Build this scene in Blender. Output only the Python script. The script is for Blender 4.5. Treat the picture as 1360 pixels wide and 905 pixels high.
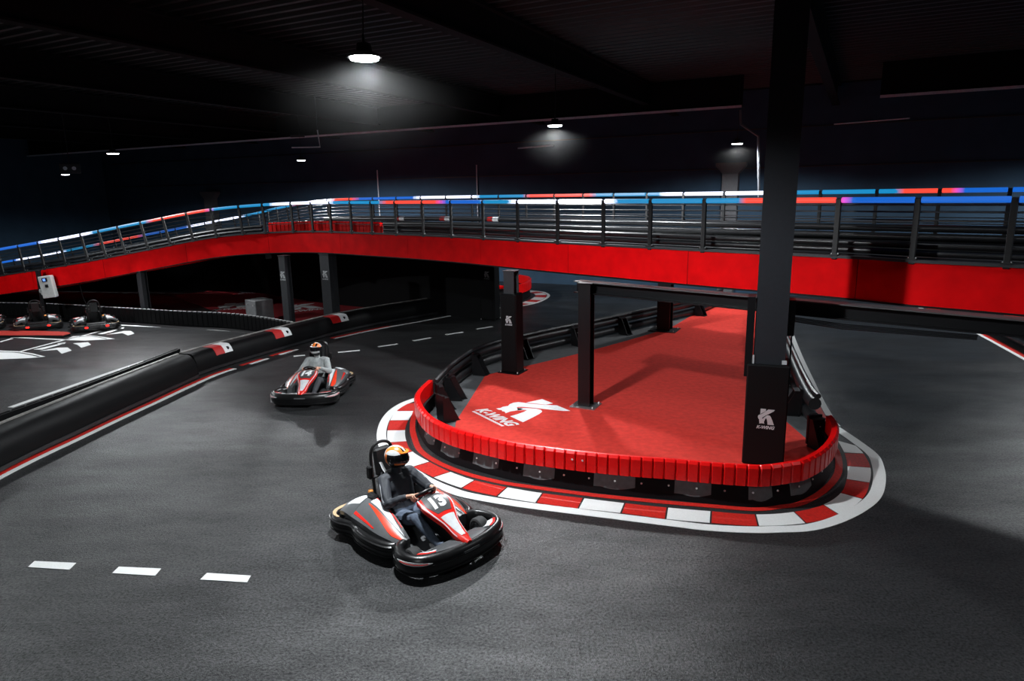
import bpy, bmesh, math, random
import numpy as np
from mathutils import Vector, Matrix
random.seed(7)
PI = math.pi
S = bpy.context.scene
for o in list(bpy.data.objects): bpy.data.objects.remove(o)
COL = S.collection

# ------------------------------------------------------------------ camera
F, YH, ROLL, H = 900.0, 256.0, 0.018, 4.3
_p = math.atan2(452.5 - YH, F)
_fw = np.array([0, math.cos(_p), -math.sin(_p)]); _r = np.array([1., 0, 0]); _u = np.cross(_r, _fw)
_r2 = math.cos(ROLL)*_r - math.sin(ROLL)*_u; _u2 = math.sin(ROLL)*_r + math.cos(ROLL)*_u
cd = bpy.data.cameras.new('camera'); cam = bpy.data.objects.new('camera', cd); COL.objects.link(cam)
cd.sensor_width = 36; cd.lens = F/1360*36; cd.clip_end = 300; cd.clip_start = 0.05
cam.matrix_world = Matrix(((_r2[0], _u2[0], -_fw[0], 0), (_r2[1], _u2[1], -_fw[1], 0), (_r2[2], _u2[2], -_fw[2], H), (0, 0, 0, 1)))
S.camera = cam

# ------------------------------------------------------------------ world, lights, exposure
W = bpy.data.worlds.new('hall_air'); S.world = W; W.use_nodes = True
W.node_tree.nodes['Background'].inputs[0].default_value = (0.50, 0.55, 0.62, 1)
W.node_tree.nodes['Background'].inputs[1].default_value = 0.004
S.view_settings.view_transform = 'Standard'; S.view_settings.look = 'None'
S.view_settings.gamma = 1; S.view_settings.use_curve_mapping = False
S.view_settings.exposure = 0.0

def P(x, y, z=0.0):
    d = _fw + _r2*(x-680)/F - _u2*(y-452.5)/F
    t = (z-H)/d[2]
    return Vector((d[0]*t, d[1]*t, z))
def PD(x, y, depth):
    """pixel at a given depth along Y"""
    d = _fw + _r2*(x-680)/F - _u2*(y-452.5)/F
    t = depth/d[1]
    return Vector((d[0]*t, d[1]*t, H+d[2]*t))

# high-bay lamps: x, y, z, power, cone (deg); the first six are in the picture, hung at their pixel's direction
LAMPS = [(*PD(484, 77, 8.6), 3300, 168), (*PD(737, 167, 17.6), 4000, 165), (*PD(979, 191, 24.0), 1500, 165),
         (*PD(400, 213, 30.0), 3900, 174), (*PD(150, 204, 23.6), 2700, 174), (*PD(87, 232, 34.6), 1200, 165),
         (-3.2, -0.5, 6.2, 650, 160), (8.1, 7.2, 6.2, 350, 150), (-18.0, 15.5, 6.2, 2900, 168), (17.0, 17.5, 6.2, 3200, 164)]  # last two added, unseen, to brighten left fascia and right rear floor

# ------------------------------------------------------------------ materials
MATS = {}
def mat(name, col, rough=.5, metal=0., emit=None, estr=0., noise=0., nscale=20., bump=0., bscale=200., spec=.5, coat=0., rvar=0.):
    if name in MATS: return MATS[name]
    m = bpy.data.materials.new(name); m.use_nodes = True; nt = m.node_tree; b = nt.nodes['Principled BSDF']
    c = (*col, 1)
    b.inputs['Base Color'].default_value = c; b.inputs['Roughness'].default_value = rough; b.inputs['Metallic'].default_value = metal
    b.inputs['Specular IOR Level'].default_value = spec; b.inputs['Coat Weight'].default_value = coat
    tc = nt.nodes.new('ShaderNodeTexCoord')
    n = nt.nodes.new('ShaderNodeTexNoise'); n.inputs['Scale'].default_value = nscale; n.inputs['Detail'].default_value = 4
    nt.links.new(tc.outputs['Object'], n.inputs['Vector'])
    if noise or True:
        nz = noise or .08
        r = nt.nodes.new('ShaderNodeValToRGB')
        r.color_ramp.elements[0].position = .3; r.color_ramp.elements[1].position = .7
        r.color_ramp.elements[0].color = (*[max(0, v*(1-nz)) for v in col], 1); r.color_ramp.elements[1].color = (*[min(1, v*(1+nz)) for v in col], 1)
        nt.links.new(n.outputs['Fac'], r.inputs[0]); nt.links.new(r.outputs[0], b.inputs['Base Color'])
    if rvar:
        mr = nt.nodes.new('ShaderNodeMapRange'); mr.inputs[3].default_value = max(0, rough-rvar); mr.inputs[4].default_value = min(1, rough+rvar)
        nt.links.new(n.outputs['Fac'], mr.inputs[0]); nt.links.new(mr.outputs[0], b.inputs['Roughness'])
    if bump:
        n2 = nt.nodes.new('ShaderNodeTexNoise'); n2.inputs['Scale'].default_value = bscale; n2.inputs['Detail'].default_value = 3
        nt.links.new(tc.outputs['Object'], n2.inputs['Vector'])
        bp = nt.nodes.new('ShaderNodeBump'); bp.inputs['Strength'].default_value = bump; bp.inputs['Distance'].default_value = .01
        nt.links.new(n2.outputs['Fac'], bp.inputs['Height']); nt.links.new(bp.outputs[0], b.inputs['Normal'])
    if emit:
        b.inputs['Emission Color'].default_value = (*emit, 1); b.inputs['Emission Strength'].default_value = estr
    MATS[name] = m
    return m

def asphalt():
    m = bpy.data.materials.new('asphalt'); m.use_nodes = True; nt = m.node_tree; b = nt.nodes['Principled BSDF']
    N, L = nt.nodes.new, nt.links.new
    tc = N('ShaderNodeTexCoord')
    big = N('ShaderNodeTexNoise'); big.inputs['Scale'].default_value = .35; big.inputs['Detail'].default_value = 5; big.inputs['Roughness'].default_value = .6
    mp = N('ShaderNodeMapping'); mp.inputs['Rotation'].default_value = (0, 0, .55); mp.inputs['Scale'].default_value = (.55, 1.5, 1)
    L(tc.outputs['Object'], mp.inputs[0]); L(mp.outputs[0], big.inputs['Vector'])
    fine = N('ShaderNodeTexNoise'); fine.inputs['Scale'].default_value = 34; fine.inputs['Detail'].default_value = 6; fine.inputs['Roughness'].default_value = .75
    L(tc.outputs['Object'], fine.inputs['Vector'])
    grit = N('ShaderNodeTexVoronoi'); grit.inputs['Scale'].default_value = 90
    L(tc.outputs['Object'], grit.inputs['Vector'])
    r1 = N('ShaderNodeValToRGB'); r1.color_ramp.elements[0].position = .32; r1.color_ramp.elements[1].position = .72
    r1.color_ramp.elements[0].color = (.015, .0155, .0165, 1); r1.color_ramp.elements[1].color = (.034, .035, .036, 1)
    L(big.outputs['Fac'], r1.inputs[0])
    r2 = N('ShaderNodeValToRGB'); r2.color_ramp.elements[0].position = .35; r2.color_ramp.elements[1].position = .7
    r2.color_ramp.elements[0].color = (.45, .45, .45, 1); r2.color_ramp.elements[1].color = (1.6, 1.6, 1.6, 1)
    L(fine.outputs['Fac'], r2.inputs[0])
    mx = N('ShaderNodeMix'); mx.data_type = 'RGBA'; mx.blend_type = 'MULTIPLY'; mx.inputs['Factor'].default_value = 1
    L(r1.outputs[0], mx.inputs['A']); L(r2.outputs[0], mx.inputs['B']); L(mx.outputs['Result'], b.inputs['Base Color'])
    mr = N('ShaderNodeMapRange'); mr.inputs[1].default_value = .3; mr.inputs[2].default_value = .75; mr.inputs[3].default_value = .52; mr.inputs[4].default_value = .28
    L(big.outputs['Fac'], mr.inputs[0]); L(mr.outputs[0], b.inputs['Roughness'])
    sp = N('ShaderNodeMapRange'); sp.inputs[1].default_value = .36; sp.inputs[2].default_value = .66; sp.inputs[3].default_value = .10; sp.inputs[4].default_value = .85
    L(fine.outputs['Fac'], sp.inputs[0])
    sc = N('ShaderNodeTexNoise'); sc.inputs['Scale'].default_value = 1.1; sc.inputs['Detail'].default_value = 8; sc.inputs['Roughness'].default_value = .75
    L(mp.outputs[0], sc.inputs['Vector'])
    sr = N('ShaderNodeMapRange'); sr.inputs[1].default_value = .38; sr.inputs[2].default_value = .68; sr.inputs[3].default_value = .55; sr.inputs[4].default_value = 1.45
    L(sc.outputs['Fac'], sr.inputs[0])
    sm = N('ShaderNodeMath'); sm.operation = 'MULTIPLY'; L(sp.outputs[0], sm.inputs[0]); L(sr.outputs[0], sm.inputs[1]); L(sm.outputs[0], b.inputs['Specular IOR Level'])
    ad = N('ShaderNodeMath'); ad.operation = 'ADD'; L(fine.outputs['Fac'], ad.inputs[0]); L(grit.outputs['Distance'], ad.inputs[1])
    bp = N('ShaderNodeBump'); bp.inputs['Strength'].default_value = .45; bp.inputs['Distance'].default_value = .008
    L(ad.outputs[0], bp.inputs['Height']); L(bp.outputs[0], b.inputs['Normal'])
    return m

ASPH = asphalt()
WHITEP = mat('white_road_paint', (.80, .81, .80), .55, noise=.05, nscale=60, bump=.15, bscale=150)
REDP = mat('red_road_paint', (.56, .018, .012), .5, noise=.2, nscale=30, bump=.15, bscale=150)
DARKP = mat('dark_seam_paint', (.02, .02, .021), .6)
CARPET = mat('red_carpet_pile', (.66, .05, .038), .9, noise=.12, nscale=9, bump=.3, bscale=320, spec=.08)
LOGOP = mat('white_print', (.82, .83, .84), .6)
LOGOG = mat('pale_grey_print', (.50, .52, .53), .6)
REDPL = mat('red_polyethylene', (.80, .004, .004), .30, noise=.06, spec=.35)
BLKPL = mat('black_polyethylene', (.005, .005, .0055), .5, noise=.2, nscale=6, spec=.12, rvar=.08)
BLKPIPE = mat('black_pipe', (.014, .0145, .016), .38, noise=.2, nscale=4, rvar=.08)
SKIRT = mat('skirt_black', (.006, .005, .006), .6, spec=.12)
SKIRTG = mat('skirt_grey', (.12, .125, .13), .6, spec=.25, noise=.15, nscale=14)
BLKM = mat('black_painted_steel', (.006, .006, .007), .4, spec=.3)
GREYM = mat('dark_grey_steel', (.035, .037, .042), .5, noise=.1)
COLM = mat('column_grey_paint', (.018, .020, .025), .6, spec=.3, noise=.08)
PADM = mat('black_pad_vinyl', (.003, .003, .0035), .6, spec=.2)
STEEL = mat('galvanised_steel', (.45, .46, .47), .45, .9)
BOLT = mat('bolt_zinc', (.85, .85, .85), .3, .6)
FASC = mat('red_fascia_paint', (.80, .003, .005), .6, noise=.12, nscale=2.5, spec=.05)
WALLM = mat('wall_dark_paint', (.040, .078, .125), .85, spec=.2, noise=.12, nscale=1.2)
CEILM = mat('ceiling_black_paint', (.006, .006, .0065), .85, noise=.1, nscale=2, spec=.2)
BEAMM = mat('beam_black_paint', (.006, .006, .007), .8, spec=.2)
TRIMM = mat('pale_trim_metal', (.78, .80, .86), .5)
PLAT = mat('platform_red', (.40, .03, .02), .6)
GREYFL = mat('grey_concrete_inner_floor', (.085, .09, .095), .75, noise=.15, nscale=6)

# ------------------------------------------------------------------ mesh helpers
def new_mesh(name, v, f, mats, mi=None, smooth=True, ang=35):
    me = bpy.data.meshes.new(name); me.from_pydata([tuple(q) for q in v], [], f)
    for m in (mats if isinstance(mats, (list, tuple)) else [mats]): me.materials.append(m)
    if mi: me.polygons.foreach_set('material_index', mi)
    bm = bmesh.new(); bm.from_mesh(me); bmesh.ops.recalc_face_normals(bm, faces=bm.faces); bm.to_mesh(me); bm.free()
    if smooth:
        me.polygons.foreach_set('use_smooth', [True]*len(me.polygons)); me.set_sharp_from_angle(angle=math.radians(ang))
    me.update()
    return me

def link(name, data, parent=None, loc=None, rz=0.0):
    o = bpy.data.objects.new(name, data); COL.objects.link(o)
    if parent is not None: o.parent = parent
    if loc is not None: o.location = loc
    if rz: o.rotation_euler = (0, 0, rz)
    return o
def tag(o, label=None, cat=None, group=None, kind=None):
    if label: o['label'] = label
    if cat: o['category'] = cat
    if group: o['group'] = group
    if kind: o['kind'] = kind
    return o
def thing(name, label, cat, loc=(0, 0, 0), rz=0., group=None, kind=None):
    return tag(link(name, None, None, loc, rz), label, cat, group, kind)
def rootloc(o):
    l = Vector((0, 0, 0))
    while o is not None: l = l + o.location; o = o.parent
    return l

class MB:
    def __init__(s): s.v = []; s.f = []; s.mi = []
    def add(s, vs, fs, m=0):
        b = len(s.v); s.v += [Vector(q) for q in vs]
        for q in fs: s.f.append([i+b for i in q]); s.mi.append(m)
        return s
    def box(s, c, size, rz=0., m=0, bev=0., R=None):
        hx, hy, hz = [q/2 for q in size]; bm = bmesh.new(); bmesh.ops.create_cube(bm, size=1)
        bmesh.ops.scale(bm, vec=size, verts=bm.verts)
        if bev: bmesh.ops.bevel(bm, geom=bm.edges[:], offset=min(bev, hx*.9, hy*.9, hz*.9), segments=1, affect='EDGES')
        M = (R.to_4x4() if R else Matrix.Rotation(rz, 4, 'Z'))
        bm.verts.ensure_lookup_table(); bm.verts.index_update()
        s.add([M @ q.co + Vector(c) for q in bm.verts], [[q.index for q in f.verts] for f in bm.faces], m); bm.free(); return s
    def loft(s, rings, m=0, caps=True, closed=False, ringclosed=True):
        n = len(rings[0]); vs = [q for r in rings for q in r]; fs = []
        k = len(rings)
        for i in range(k if closed else k-1):
            a, b = i*n, ((i+1) % k)*n
            for j in range(n if ringclosed else n-1):
                jj = (j+1) % n; fs.append([a+j, a+jj, b+jj, b+j])
        if caps and not closed and ringclosed: fs.append(list(range(n))[::-1]); fs.append([(k-1)*n+j for j in range(n)])
        return s.add(vs, fs, m)
    def tube(s, pts, r, n=8, closed=False, m=0, caps=True, sq=None):
        pts = [Vector(q) for q in pts]; k = len(pts); rr = r if isinstance(r, (list, tuple)) else [r]*k
        rings = []; up = None
        for i, q in enumerate(pts):
            t = (pts[(i+1) % k]-pts[i-1]) if closed else (pts[min(i+1, k-1)]-pts[max(i-1, 0)])
            t.normalize()
            if up is None:
                up = Vector((0, 0, 1)) if abs(t.z) < .9 else Vector((1, 0, 0))
            a = (up - t*up.dot(t))
            if a.length < 1e-6: a = Vector((0, 1, 0)).cross(t)
            a.normalize(); b = t.cross(a); up = a
            e = sq[i] if isinstance(sq, list) else (sq or (1, 1))
            rings.append([q + (a*math.cos(2*PI*j/n)*e[0] + b*math.sin(2*PI*j/n)*e[1])*rr[i] for j in range(n)])
        return s.loft(rings, m, caps, closed)
    def prism(s, poly, z0, z1, m=0):
        n = len(poly)
        vs = [(q[0], q[1], z0) for q in poly]+[(q[0], q[1], z1) for q in poly]
        fs = [list(range(n))[::-1], [n+i for i in range(n)]]+[[i, (i+1) % n, n+(i+1) % n, n+i] for i in range(n)]
        return s.add(vs, fs, m)
    def plate(s, pts, nrm, th, m=0):
        """polygon given by 3-D points with thickness along nrm"""
        nrm = Vector(nrm)*th; n = len(pts); a = [Vector(q) for q in pts]; b = [q+nrm for q in a]
        return s.add(a+b, [list(range(n))[::-1], [n+i for i in range(n)]]+[[i, (i+1) % n, n+(i+1) % n, n+i] for i in range(n)], m)
    def ell(s, c, r, nu=16, nv=10, m=0, R=None):
        c = Vector(c); rings = []
        for i in range(1, nv):
            th = PI*i/nv
            ring = [Vector((r[0]*math.sin(th)*math.cos(2*PI*j/nu), r[1]*math.sin(th)*math.sin(2*PI*j/nu), r[2]*math.cos(th))) for j in range(nu)]
            rings.append([c+((R @ q) if R else q) for q in ring])
        return s.loft(rings, m, True)
    def lathe(s, prof, c, axis='Z', n=20, m=0):
        """closed or open profile of (radius, height) round an axis"""
        rings = []
        for j in range(n):
            a = 2*PI*j/n; ring = []
            for (r, h) in prof:
                q = (r*math.cos(a), r*math.sin(a), h)
                if axis == 'Y': q = (q[0], q[2], q[1])
                if axis == 'X': q = (q[2], q[0], q[1])
                ring.append(Vector(q)+Vector(c))
            rings.append(ring)
        return s.loft(rings, m, False, True, True)
    def xf(s, M):
        s.v = [M @ q for q in s.v]; return s
    def mesh(s, name, mats, smooth=True, ang=35): return new_mesh(name, s.v, s.f, mats, s.mi, smooth, ang)
    def build(s, name, mats, parent=None, smooth=True, ang=35, world=False):
        o = link(name, s.mesh(name, mats, smooth, ang), parent)
        if world and parent is not None: o.location = -rootloc(parent)
        return o

def struct(name, mb, mats, parent=None, smooth=False, label=None):
    o = mb.build(name, mats, parent, smooth)
    if parent is None: o['kind'] = 'structure'
    if label: o['label'] = label
    return o
def children(o): return [c for c in bpy.data.objects if c.parent == o]
def copy_tree(o, parent=None):
    c = o.copy(); COL.objects.link(c); c.parent = parent
    for ch in children(o): copy_tree(ch, c)
    return c

# paths
def V3(a): return Vector((a[0], a[1], a[2] if len(a) > 2 else 0.))
def catmull(pts, n=8, closed=False):
    pts = [V3(q) for q in pts]; k = len(pts); out = []
    for i in range(k if closed else k-1):
        if closed: p0, p1, p2, p3 = pts[i-1], pts[i], pts[(i+1) % k], pts[(i+2) % k]
        else: p0, p1, p2, p3 = pts[max(i-1, 0)], pts[i], pts[i+1], pts[min(i+2, k-1)]
        for j in range(n):
            t = j/n
            out.append(.5*((2*p1)+(p2-p0)*t+(2*p0-5*p1+4*p2-p3)*t*t+(3*p1-p0-3*p2+p3)*t*t*t))
    if not closed: out.append(pts[-1].copy())
    return out
def arclen(pts):
    L = [0.]
    for a, b in zip(pts, pts[1:]): L.append(L[-1]+(b-a).length)
    return L
def at_s(pts, L, s):
    s = max(0, min(L[-1], s))
    i = max(0, min(len(L)-2, int(np.searchsorted(L, s))-1))
    d = L[i+1]-L[i]; t = (s-L[i])/d if d > 1e-9 else 0
    return pts[i].lerp(pts[i+1], t), (pts[i+1]-pts[i]).normalized()
def resample(pts, step=None, n=None):
    L = arclen(pts); n = n or max(2, int(round(L[-1]/step))+1)
    return [at_s(pts, L, L[-1]*i/(n-1))[0] for i in range(n)]
def normals(pts, closed=False):
    out = []; k = len(pts)
    for i in range(k):
        t = (pts[(i+1) % k]-pts[i-1]) if closed else (pts[min(i+1, k-1)]-pts[max(i-1, 0)]); t.z = 0; t.normalize()
        out.append(Vector((-t.y, t.x, 0)))     # left of travel
    return out
def offset(pts, d):
    return [q+n*d for q, n in zip(pts, normals(pts))]
def sweep(mb, pts, prof, m=0, caps=True, ringclosed=True):
    ns = normals(pts)
    return mb.loft([[q+n*o+Vector((0, 0, z)) for (o, z) in prof] for q, n in zip(pts, ns)], m, caps, False, ringclosed)
def ribbon(mb, pts, w0, w1, z0=.001, z1=.006, m=0):
    return sweep(mb, pts, [(w0, z0), (w1, z0), (w1, z1), (w0, z1)], m)
def sub(pts, s0, s1, step=.08):
    L = arclen(pts); n = max(2, int((s1-s0)/step)+1)
    return [at_s(pts, L, s0+(s1-s0)*i/(n-1))[0] for i in range(n)]
def px(L, z=0.): return [P(a, b, z) for a, b in L]
def nearest_s(pts, q):
    L = arclen(pts); i = min(range(len(pts)), key=lambda i: (pts[i].xy-Vector(q).xy).length); return L[i]

def text_mesh(s, size=1., bold=.02, shear=.25, ext=.0):
    cu = bpy.data.curves.new('t', 'FONT'); cu.body = s; cu.size = size; cu.offset = bold; cu.shear = shear; cu.extrude = ext
    cu.resolution_u = 3
    o = bpy.data.objects.new('t', cu); COL.objects.link(o)
    dg = bpy.context.evaluated_depsgraph_get(); me = bpy.data.meshes.new_from_object(o.evaluated_get(dg))
    bpy.data.objects.remove(o); return me

# the wing-K emblem, in a unit frame: x 0..1, y 0..1.05
def emblem_polys():
    def q(L): return [((a-250)/350, (615-b)/350) for a, b in L]
    stem = q([(298, 250), (414, 250), (408, 302), (345, 345), (298, 378)])
    arm = q([(462, 256), (600, 256), (575, 292), (505, 342), (440, 385), (392, 418), (352, 452), (338, 478), (352, 486), (392, 470),
             (404, 478), (396, 520), (386, 560), (398, 604), (368, 592), (350, 600), (334, 590), (312, 602), (284, 600), (292, 574), (280, 548), (286, 512),
             (262, 486), (250, 448), (258, 412), (284, 396), (330, 372), (400, 318)])
    leg = q([(352, 490), (392, 442), (440, 402), (474, 390), (508, 404), (532, 442), (562, 512), (600, 614), (464, 614), (458, 556), (446, 502), (428, 462), (410, 482), (398, 520), (380, 500)])
    return [stem, arm, leg]
def logo_mesh(text_bottom=True, tagline=False):
    bm = bmesh.new()
    for poly in emblem_polys():
        vs = [bm.verts.new((a, b+.30, 0)) for a, b in poly]; f = bm.faces.new(vs)
    bmesh.ops.triangulate(bm, faces=bm.faces[:])
    me = bpy.data.meshes.new('wing_logo'); bm.to_mesh(me); bm.free()
    t = text_mesh('K-WING', .30, .012, .3)
    w = max(v.co.x for v in t.vertices); k = 1.12/w
    bm = bmesh.new(); bm.from_mesh(me); n0 = len(bm.verts)
    b2 = bmesh.new(); b2.from_mesh(t)
    vmap = {}
    for v in b2.verts: vmap[v] = bm.verts.new((v.co.x*k-.06, v.co.y*.95, 0))
    for f in b2.faces: bm.faces.new([vmap[v] for v in f.verts])
    if tagline:
        x = -.02
        for i in range(16):
            w_ = .045; bm.faces.new([bm.verts.new(c) for c in ((x, -.10, 0), (x+w_, -.10, 0), (x+w_+.012, -.05, 0), (x+.012, -.05, 0))]); x += .062
    for f in bm.faces:
        if f.normal.z < 0: f.normal_flip()
    bm.normal_update()
    g = bmesh.ops.extrude_face_region(bm, geom=bm.faces[:]); vs = [e for e in g['geom'] if isinstance(e, bmesh.types.BMVert)]
    bmesh.ops.translate(bm, vec=(0, 0, .004), verts=vs)
    bmesh.ops.recalc_face_normals(bm, faces=bm.faces)
    bm.to_mesh(me); bm.free(); b2.free(); me.update(); return me
LOGO = logo_mesh(); LOGO.materials.append(LOGOP)
LOGOT = logo_mesh(tagline=True); LOGOT.materials.append(LOGOP)
LOGOGREY = LOGO.copy(); LOGOGREY.materials.clear(); LOGOGREY.materials.append(LOGOG)
def put_logo(me, parent, origin, right, up, w):
    """emblem with its lower left corner at origin (in parent space), width w"""
    r = Vector(right).normalized(); u = Vector(up); u = (u-r*u.dot(r)).normalized(); n = r.cross(u)
    o = link('printed_logo', me, parent)
    o.matrix_local = Matrix(((r.x*w, u.x*w, n.x, origin[0]), (r.y*w, u.y*w, n.y, origin[1]), (r.z*w, u.z*w, n.z, origin[2]), (0, 0, 0, 1)))
    o['label'] = 'winged letter K emblem above the word K-WING'
    return o

def proj(q):
    v = np.array([q[0], q[1], q[2]-H]); w = v @ _fw
    return 680+F*(v @ _r2)/w, 452.5-F*(v @ _u2)/w

# ================================================================== SETTING
UV_U = Vector((.89, -.456, 0)).normalized(); UV_V = Vector((-UV_U.y, UV_U.x, 0))
HALL_RZ = math.atan2(UV_U.y, UV_U.x)
def hv(u, v, z=0.): return UV_U*u + UV_V*v + Vector((0, 0, z))
U0, U1, V0, V1, ZC = -46, 13, -12, 29.6, 8.1
def hbox(name, u0, u1, v0, v1, z0, z1, m, parent=None):
    mb = MB().box(hv((u0+u1)/2, (v0+v1)/2, (z0+z1)/2), (u1-u0, v1-v0, z1-z0), HALL_RZ)
    return struct(name, mb, m, parent)
floor = hbox('floor', U0, U1, V0, V1, -.2, 0, ASPH)
ceiling = hbox('ceiling', U0, U1, V0, V1, ZC, ZC+.2, CEILM)
wall_back = hbox('wall_back', U0, U1, V1, V1+.3, 0, ZC, WALLM)
hbox('wall_left', U0-.3, U0, V0, V1, 0, ZC, WALLM)
hbox('wall_right', U1, U1+.3, V0, V1, 0, ZC, WALLM)
hbox('wall_front', U0, U1, V0-.3, V0, 0, ZC, WALLM)
# corrugated roof deck: ribs
ribm = MB().add([(-29.5, -.09, 0), (-29.5, -.05, -.06), (-29.5, .05, -.06), (-29.5, .09, 0), (29.5, -.09, 0), (29.5, -.05, -.06), (29.5, .05, -.06), (29.5, .09, 0)],
                [[0, 1, 5, 4], [1, 2, 6, 5], [2, 3, 7, 6], [3, 0, 4, 7], [0, 3, 2, 1], [4, 5, 6, 7]]).mesh('ceiling_rib', [mat('rib_steel', (.026, .026, .028), .5, .3)], False)
for i in range(62):
    link('ceiling_rib', ribm, ceiling, hv(-16.5, 4.2+i*.40, ZC), HALL_RZ)
# roof beams (along v) and the deep cross beam (along u) near the back
for k, u in enumerate((-37.2, -31.2, -25.2, -19.2, -13.2, -7.2, -1.2, 4.8)):
    mb = MB()
    for z0, z1, w in ((7.28, 7.33, .26), (7.33, 7.97, .03), (7.97, 8.03, .26)):
        mb.box(hv(u, 8.8, (z0+z1)/2), (w, 41, z1-z0), HALL_RZ)
    struct('ceiling_beam', mb, BEAMM, ceiling)
for (ua, ub) in ((-45.8, -3.9), (0.2, 12.8)):
    mb = MB()
    for z0, z1, w in ((7.0, 7.05, .30), (7.05, 8.03, .04)):
        mb.box(hv((ua+ub)/2, 25, (z0+z1)/2), (ub-ua, w, z1-z0), HALL_RZ)
    struct('ceiling_beam', mb, BEAMM, ceiling)
    struct('beam_lit_edge', MB().box(hv((ua+ub)/2, 24.83, 7.0), (ub-ua, .03, .08), HALL_RZ), TRIMM, ceiling)  # pale strip stands in for lamp light on the beam's lower edge
# wall panels joints, wall pillars and conduits on the back wall
for z in (3.0, 5.1, 6.6):
    struct('wall_joint_strip', MB().box(hv(-16, V1-.02, z), (58, .04, .05), HALL_RZ), GREYM, wall_back)
def hit_wall(x, y, v=V1):
    d = _fw + _r2*(x-680)/F - _u2*(y-452.5)/F; d = Vector(d); t = v/d.dot(UV_V); return Vector((0, 0, H))+d*t
for x, y0, y1, w, m in ((503, 226, 262, .06, TRIMM), (634, 219, 262, .06, TRIMM)):
    a, b = hit_wall(x, y0, V1-.06), hit_wall(x, y1, V1-.06); a.xy = b.xy
    struct('wall_conduit', MB().tube([a, b-Vector((0, 0, 2.5))], w/2, 6), m, wall_back)
for x, w, zt in ((970, .62, 4.95), (278, .7, 4.3)):
    a = hit_wall(x, 250, V1-.25)
    mb = MB().box((a.x, a.y, zt/2), (w, .4, zt), HALL_RZ)
    mb.loft([[Vector((a.x, a.y, zt))+UV_U*sx*hw+UV_V*sy*.2+Vector((0, 0, dz)) for sx, sy in ((-1, -1), (1, -1), (1, 1), (-1, 1))] for hw, dz in ((w/2, -.05), (w*.95, .25), (w*.95, .38))])
    struct('wall_pillar', mb, mat('pillar_grey', (.13, .135, .145), .8, spec=.2), wall_back)
# conduit that drops from the end of the cross beam
cpts = [PD(983, 146, 24.1), PD(984, 165, 24.1), PD(1007, 181, 24.1), PD(1008, 262, 24.1)]
struct('trim_1', MB().tube(cpts, .045, 6), mat('conduit_grey', (.14, .15, .17), .6))
struct('trim_2', MB().tube([PD(1108, 165, 24.5), PD(1208, 157, 22)], .02, 6), TRIMM, None)
struct('trim_3', MB().tube([PD(688, 197, 28), PD(735, 193, 27)], .03, 6), TRIMM, None)

# ================================================================== FLOOR MARKINGS (painted, thin)
def paint(name, mb, m, label=None): 
    o = mb.build(name, m, floor, smooth=False)
    if label: o['label'] = label
    return o
def c490(L): return [(490+a/4.525, 490+b/4.525) for a, b in L]
def c690(L): return [(690+a/6.035, 560+b/6.035) for a, b in L]
def c880(L): return [(880+a/6.035, 560+b/6.035) for a, b in L]
def c1040(L): return [(1040+a/4.31, 500+b/4.31) for a, b in L]
JO = c490([(190, 214), (158, 255), (124, 312), (108, 372), (112, 445), (160, 530), (262, 592), (385, 655), (555, 720), (768, 770)]) + c690([(130, 657), (468, 703), (812, 740), (1170, 787)]) + \
     c880([(385, 820), (770, 845)]) + c1040([(135, 845), (325, 795), (460, 705), (500, 612), (505, 525), (465, 445), (418, 398)])
JI = c490([(292, 206), (276, 255), (242, 310), (222, 370), (230, 437), (265, 497), (368, 560), (492, 620), (637, 670), (832, 712)]) + c690([(187, 575), (515, 615), (845, 655), (1185, 690)]) + \
     c880([(390, 720), (742, 745)]) + c1040([(60, 776), (225, 735), (325, 668), (358, 590), (362, 515), (345, 440), (308, 368)])
WO, WI = px(JO), px(JI); NJ = len(WO)
SO, SI = catmull(WO, 6), catmull(WI, 6); SOi, SIi = offset(SO, .012), offset(SI, -.015)
for k in range(NJ-1):
    mb = MB(); a, b = SOi[k*6:k*6+7], SIi[k*6:k*6+7]
    g = .012/max(.1, (a[-1]-a[0]).length)
    def trim(L): return [L[0].lerp(L[-1], g)]+L[1:-1]+[L[-1].lerp(L[0], g)]
    a, b = trim(a), trim(b); top = Vector((0, 0, .006))
    mb.prism([(q.x, q.y) for q in a]+[(q.x, q.y) for q in b[::-1]], .001, .006)
    paint('kerb_block', mb, REDP if k % 2 == 0 else WHITEP)
# dark bed under the blocks, white outer line, red inner line
OUTL = px(c490([(290, 181), (208, 212), (140, 257), (96, 315), (76, 380), (80, 440), (106, 497), (160, 555), (251, 608), (360, 675), (490, 730), (612, 766), (905, 816)]) +
          c690([(600, 742), (1207, 818)]) + c880([(380, 855), (700, 871), (900, 868)]) +
          c1040([(155, 867), (330, 815), (465, 742), (530, 675), (552, 590), (543, 515), (512, 450), (420, 377), (300, 295)]))
outl = catmull(OUTL, 5)
paint('kerb_outline', ribbon(MB(), outl, -.085, .085, .001, .0065), WHITEP, 'white line round the outside of the painted kerb')
bedp = [q for q in SO]+[q for q in SI[::-1]]
paint('kerb_bed', MB().prism([(q.x, q.y) for q in offset(SO, -.05)]+[(q.x, q.y) for q in offset(SI, .05)[::-1]], .0004, .0012), DARKP)
RL = [(553, 541), (548, 556), (546.5, 567), (548, 578), (556, 598), (578, 614), (614, 629), (656, 640), (690, 646), (789, 659), (890, 669), (944, 673.5), (1002, 678), (1037, 674.5), (1063, 670.5), (1093, 655), (1112, 634.6), (1116, 617), (1112, 600), (1104, 585)]
paint('kerb_inner_line', ribbon(MB(), catmull(px(RL), 5), -.035, .07, .0014, .0065), REDP, 'red line between the kerb blocks and the barrier')
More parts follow.
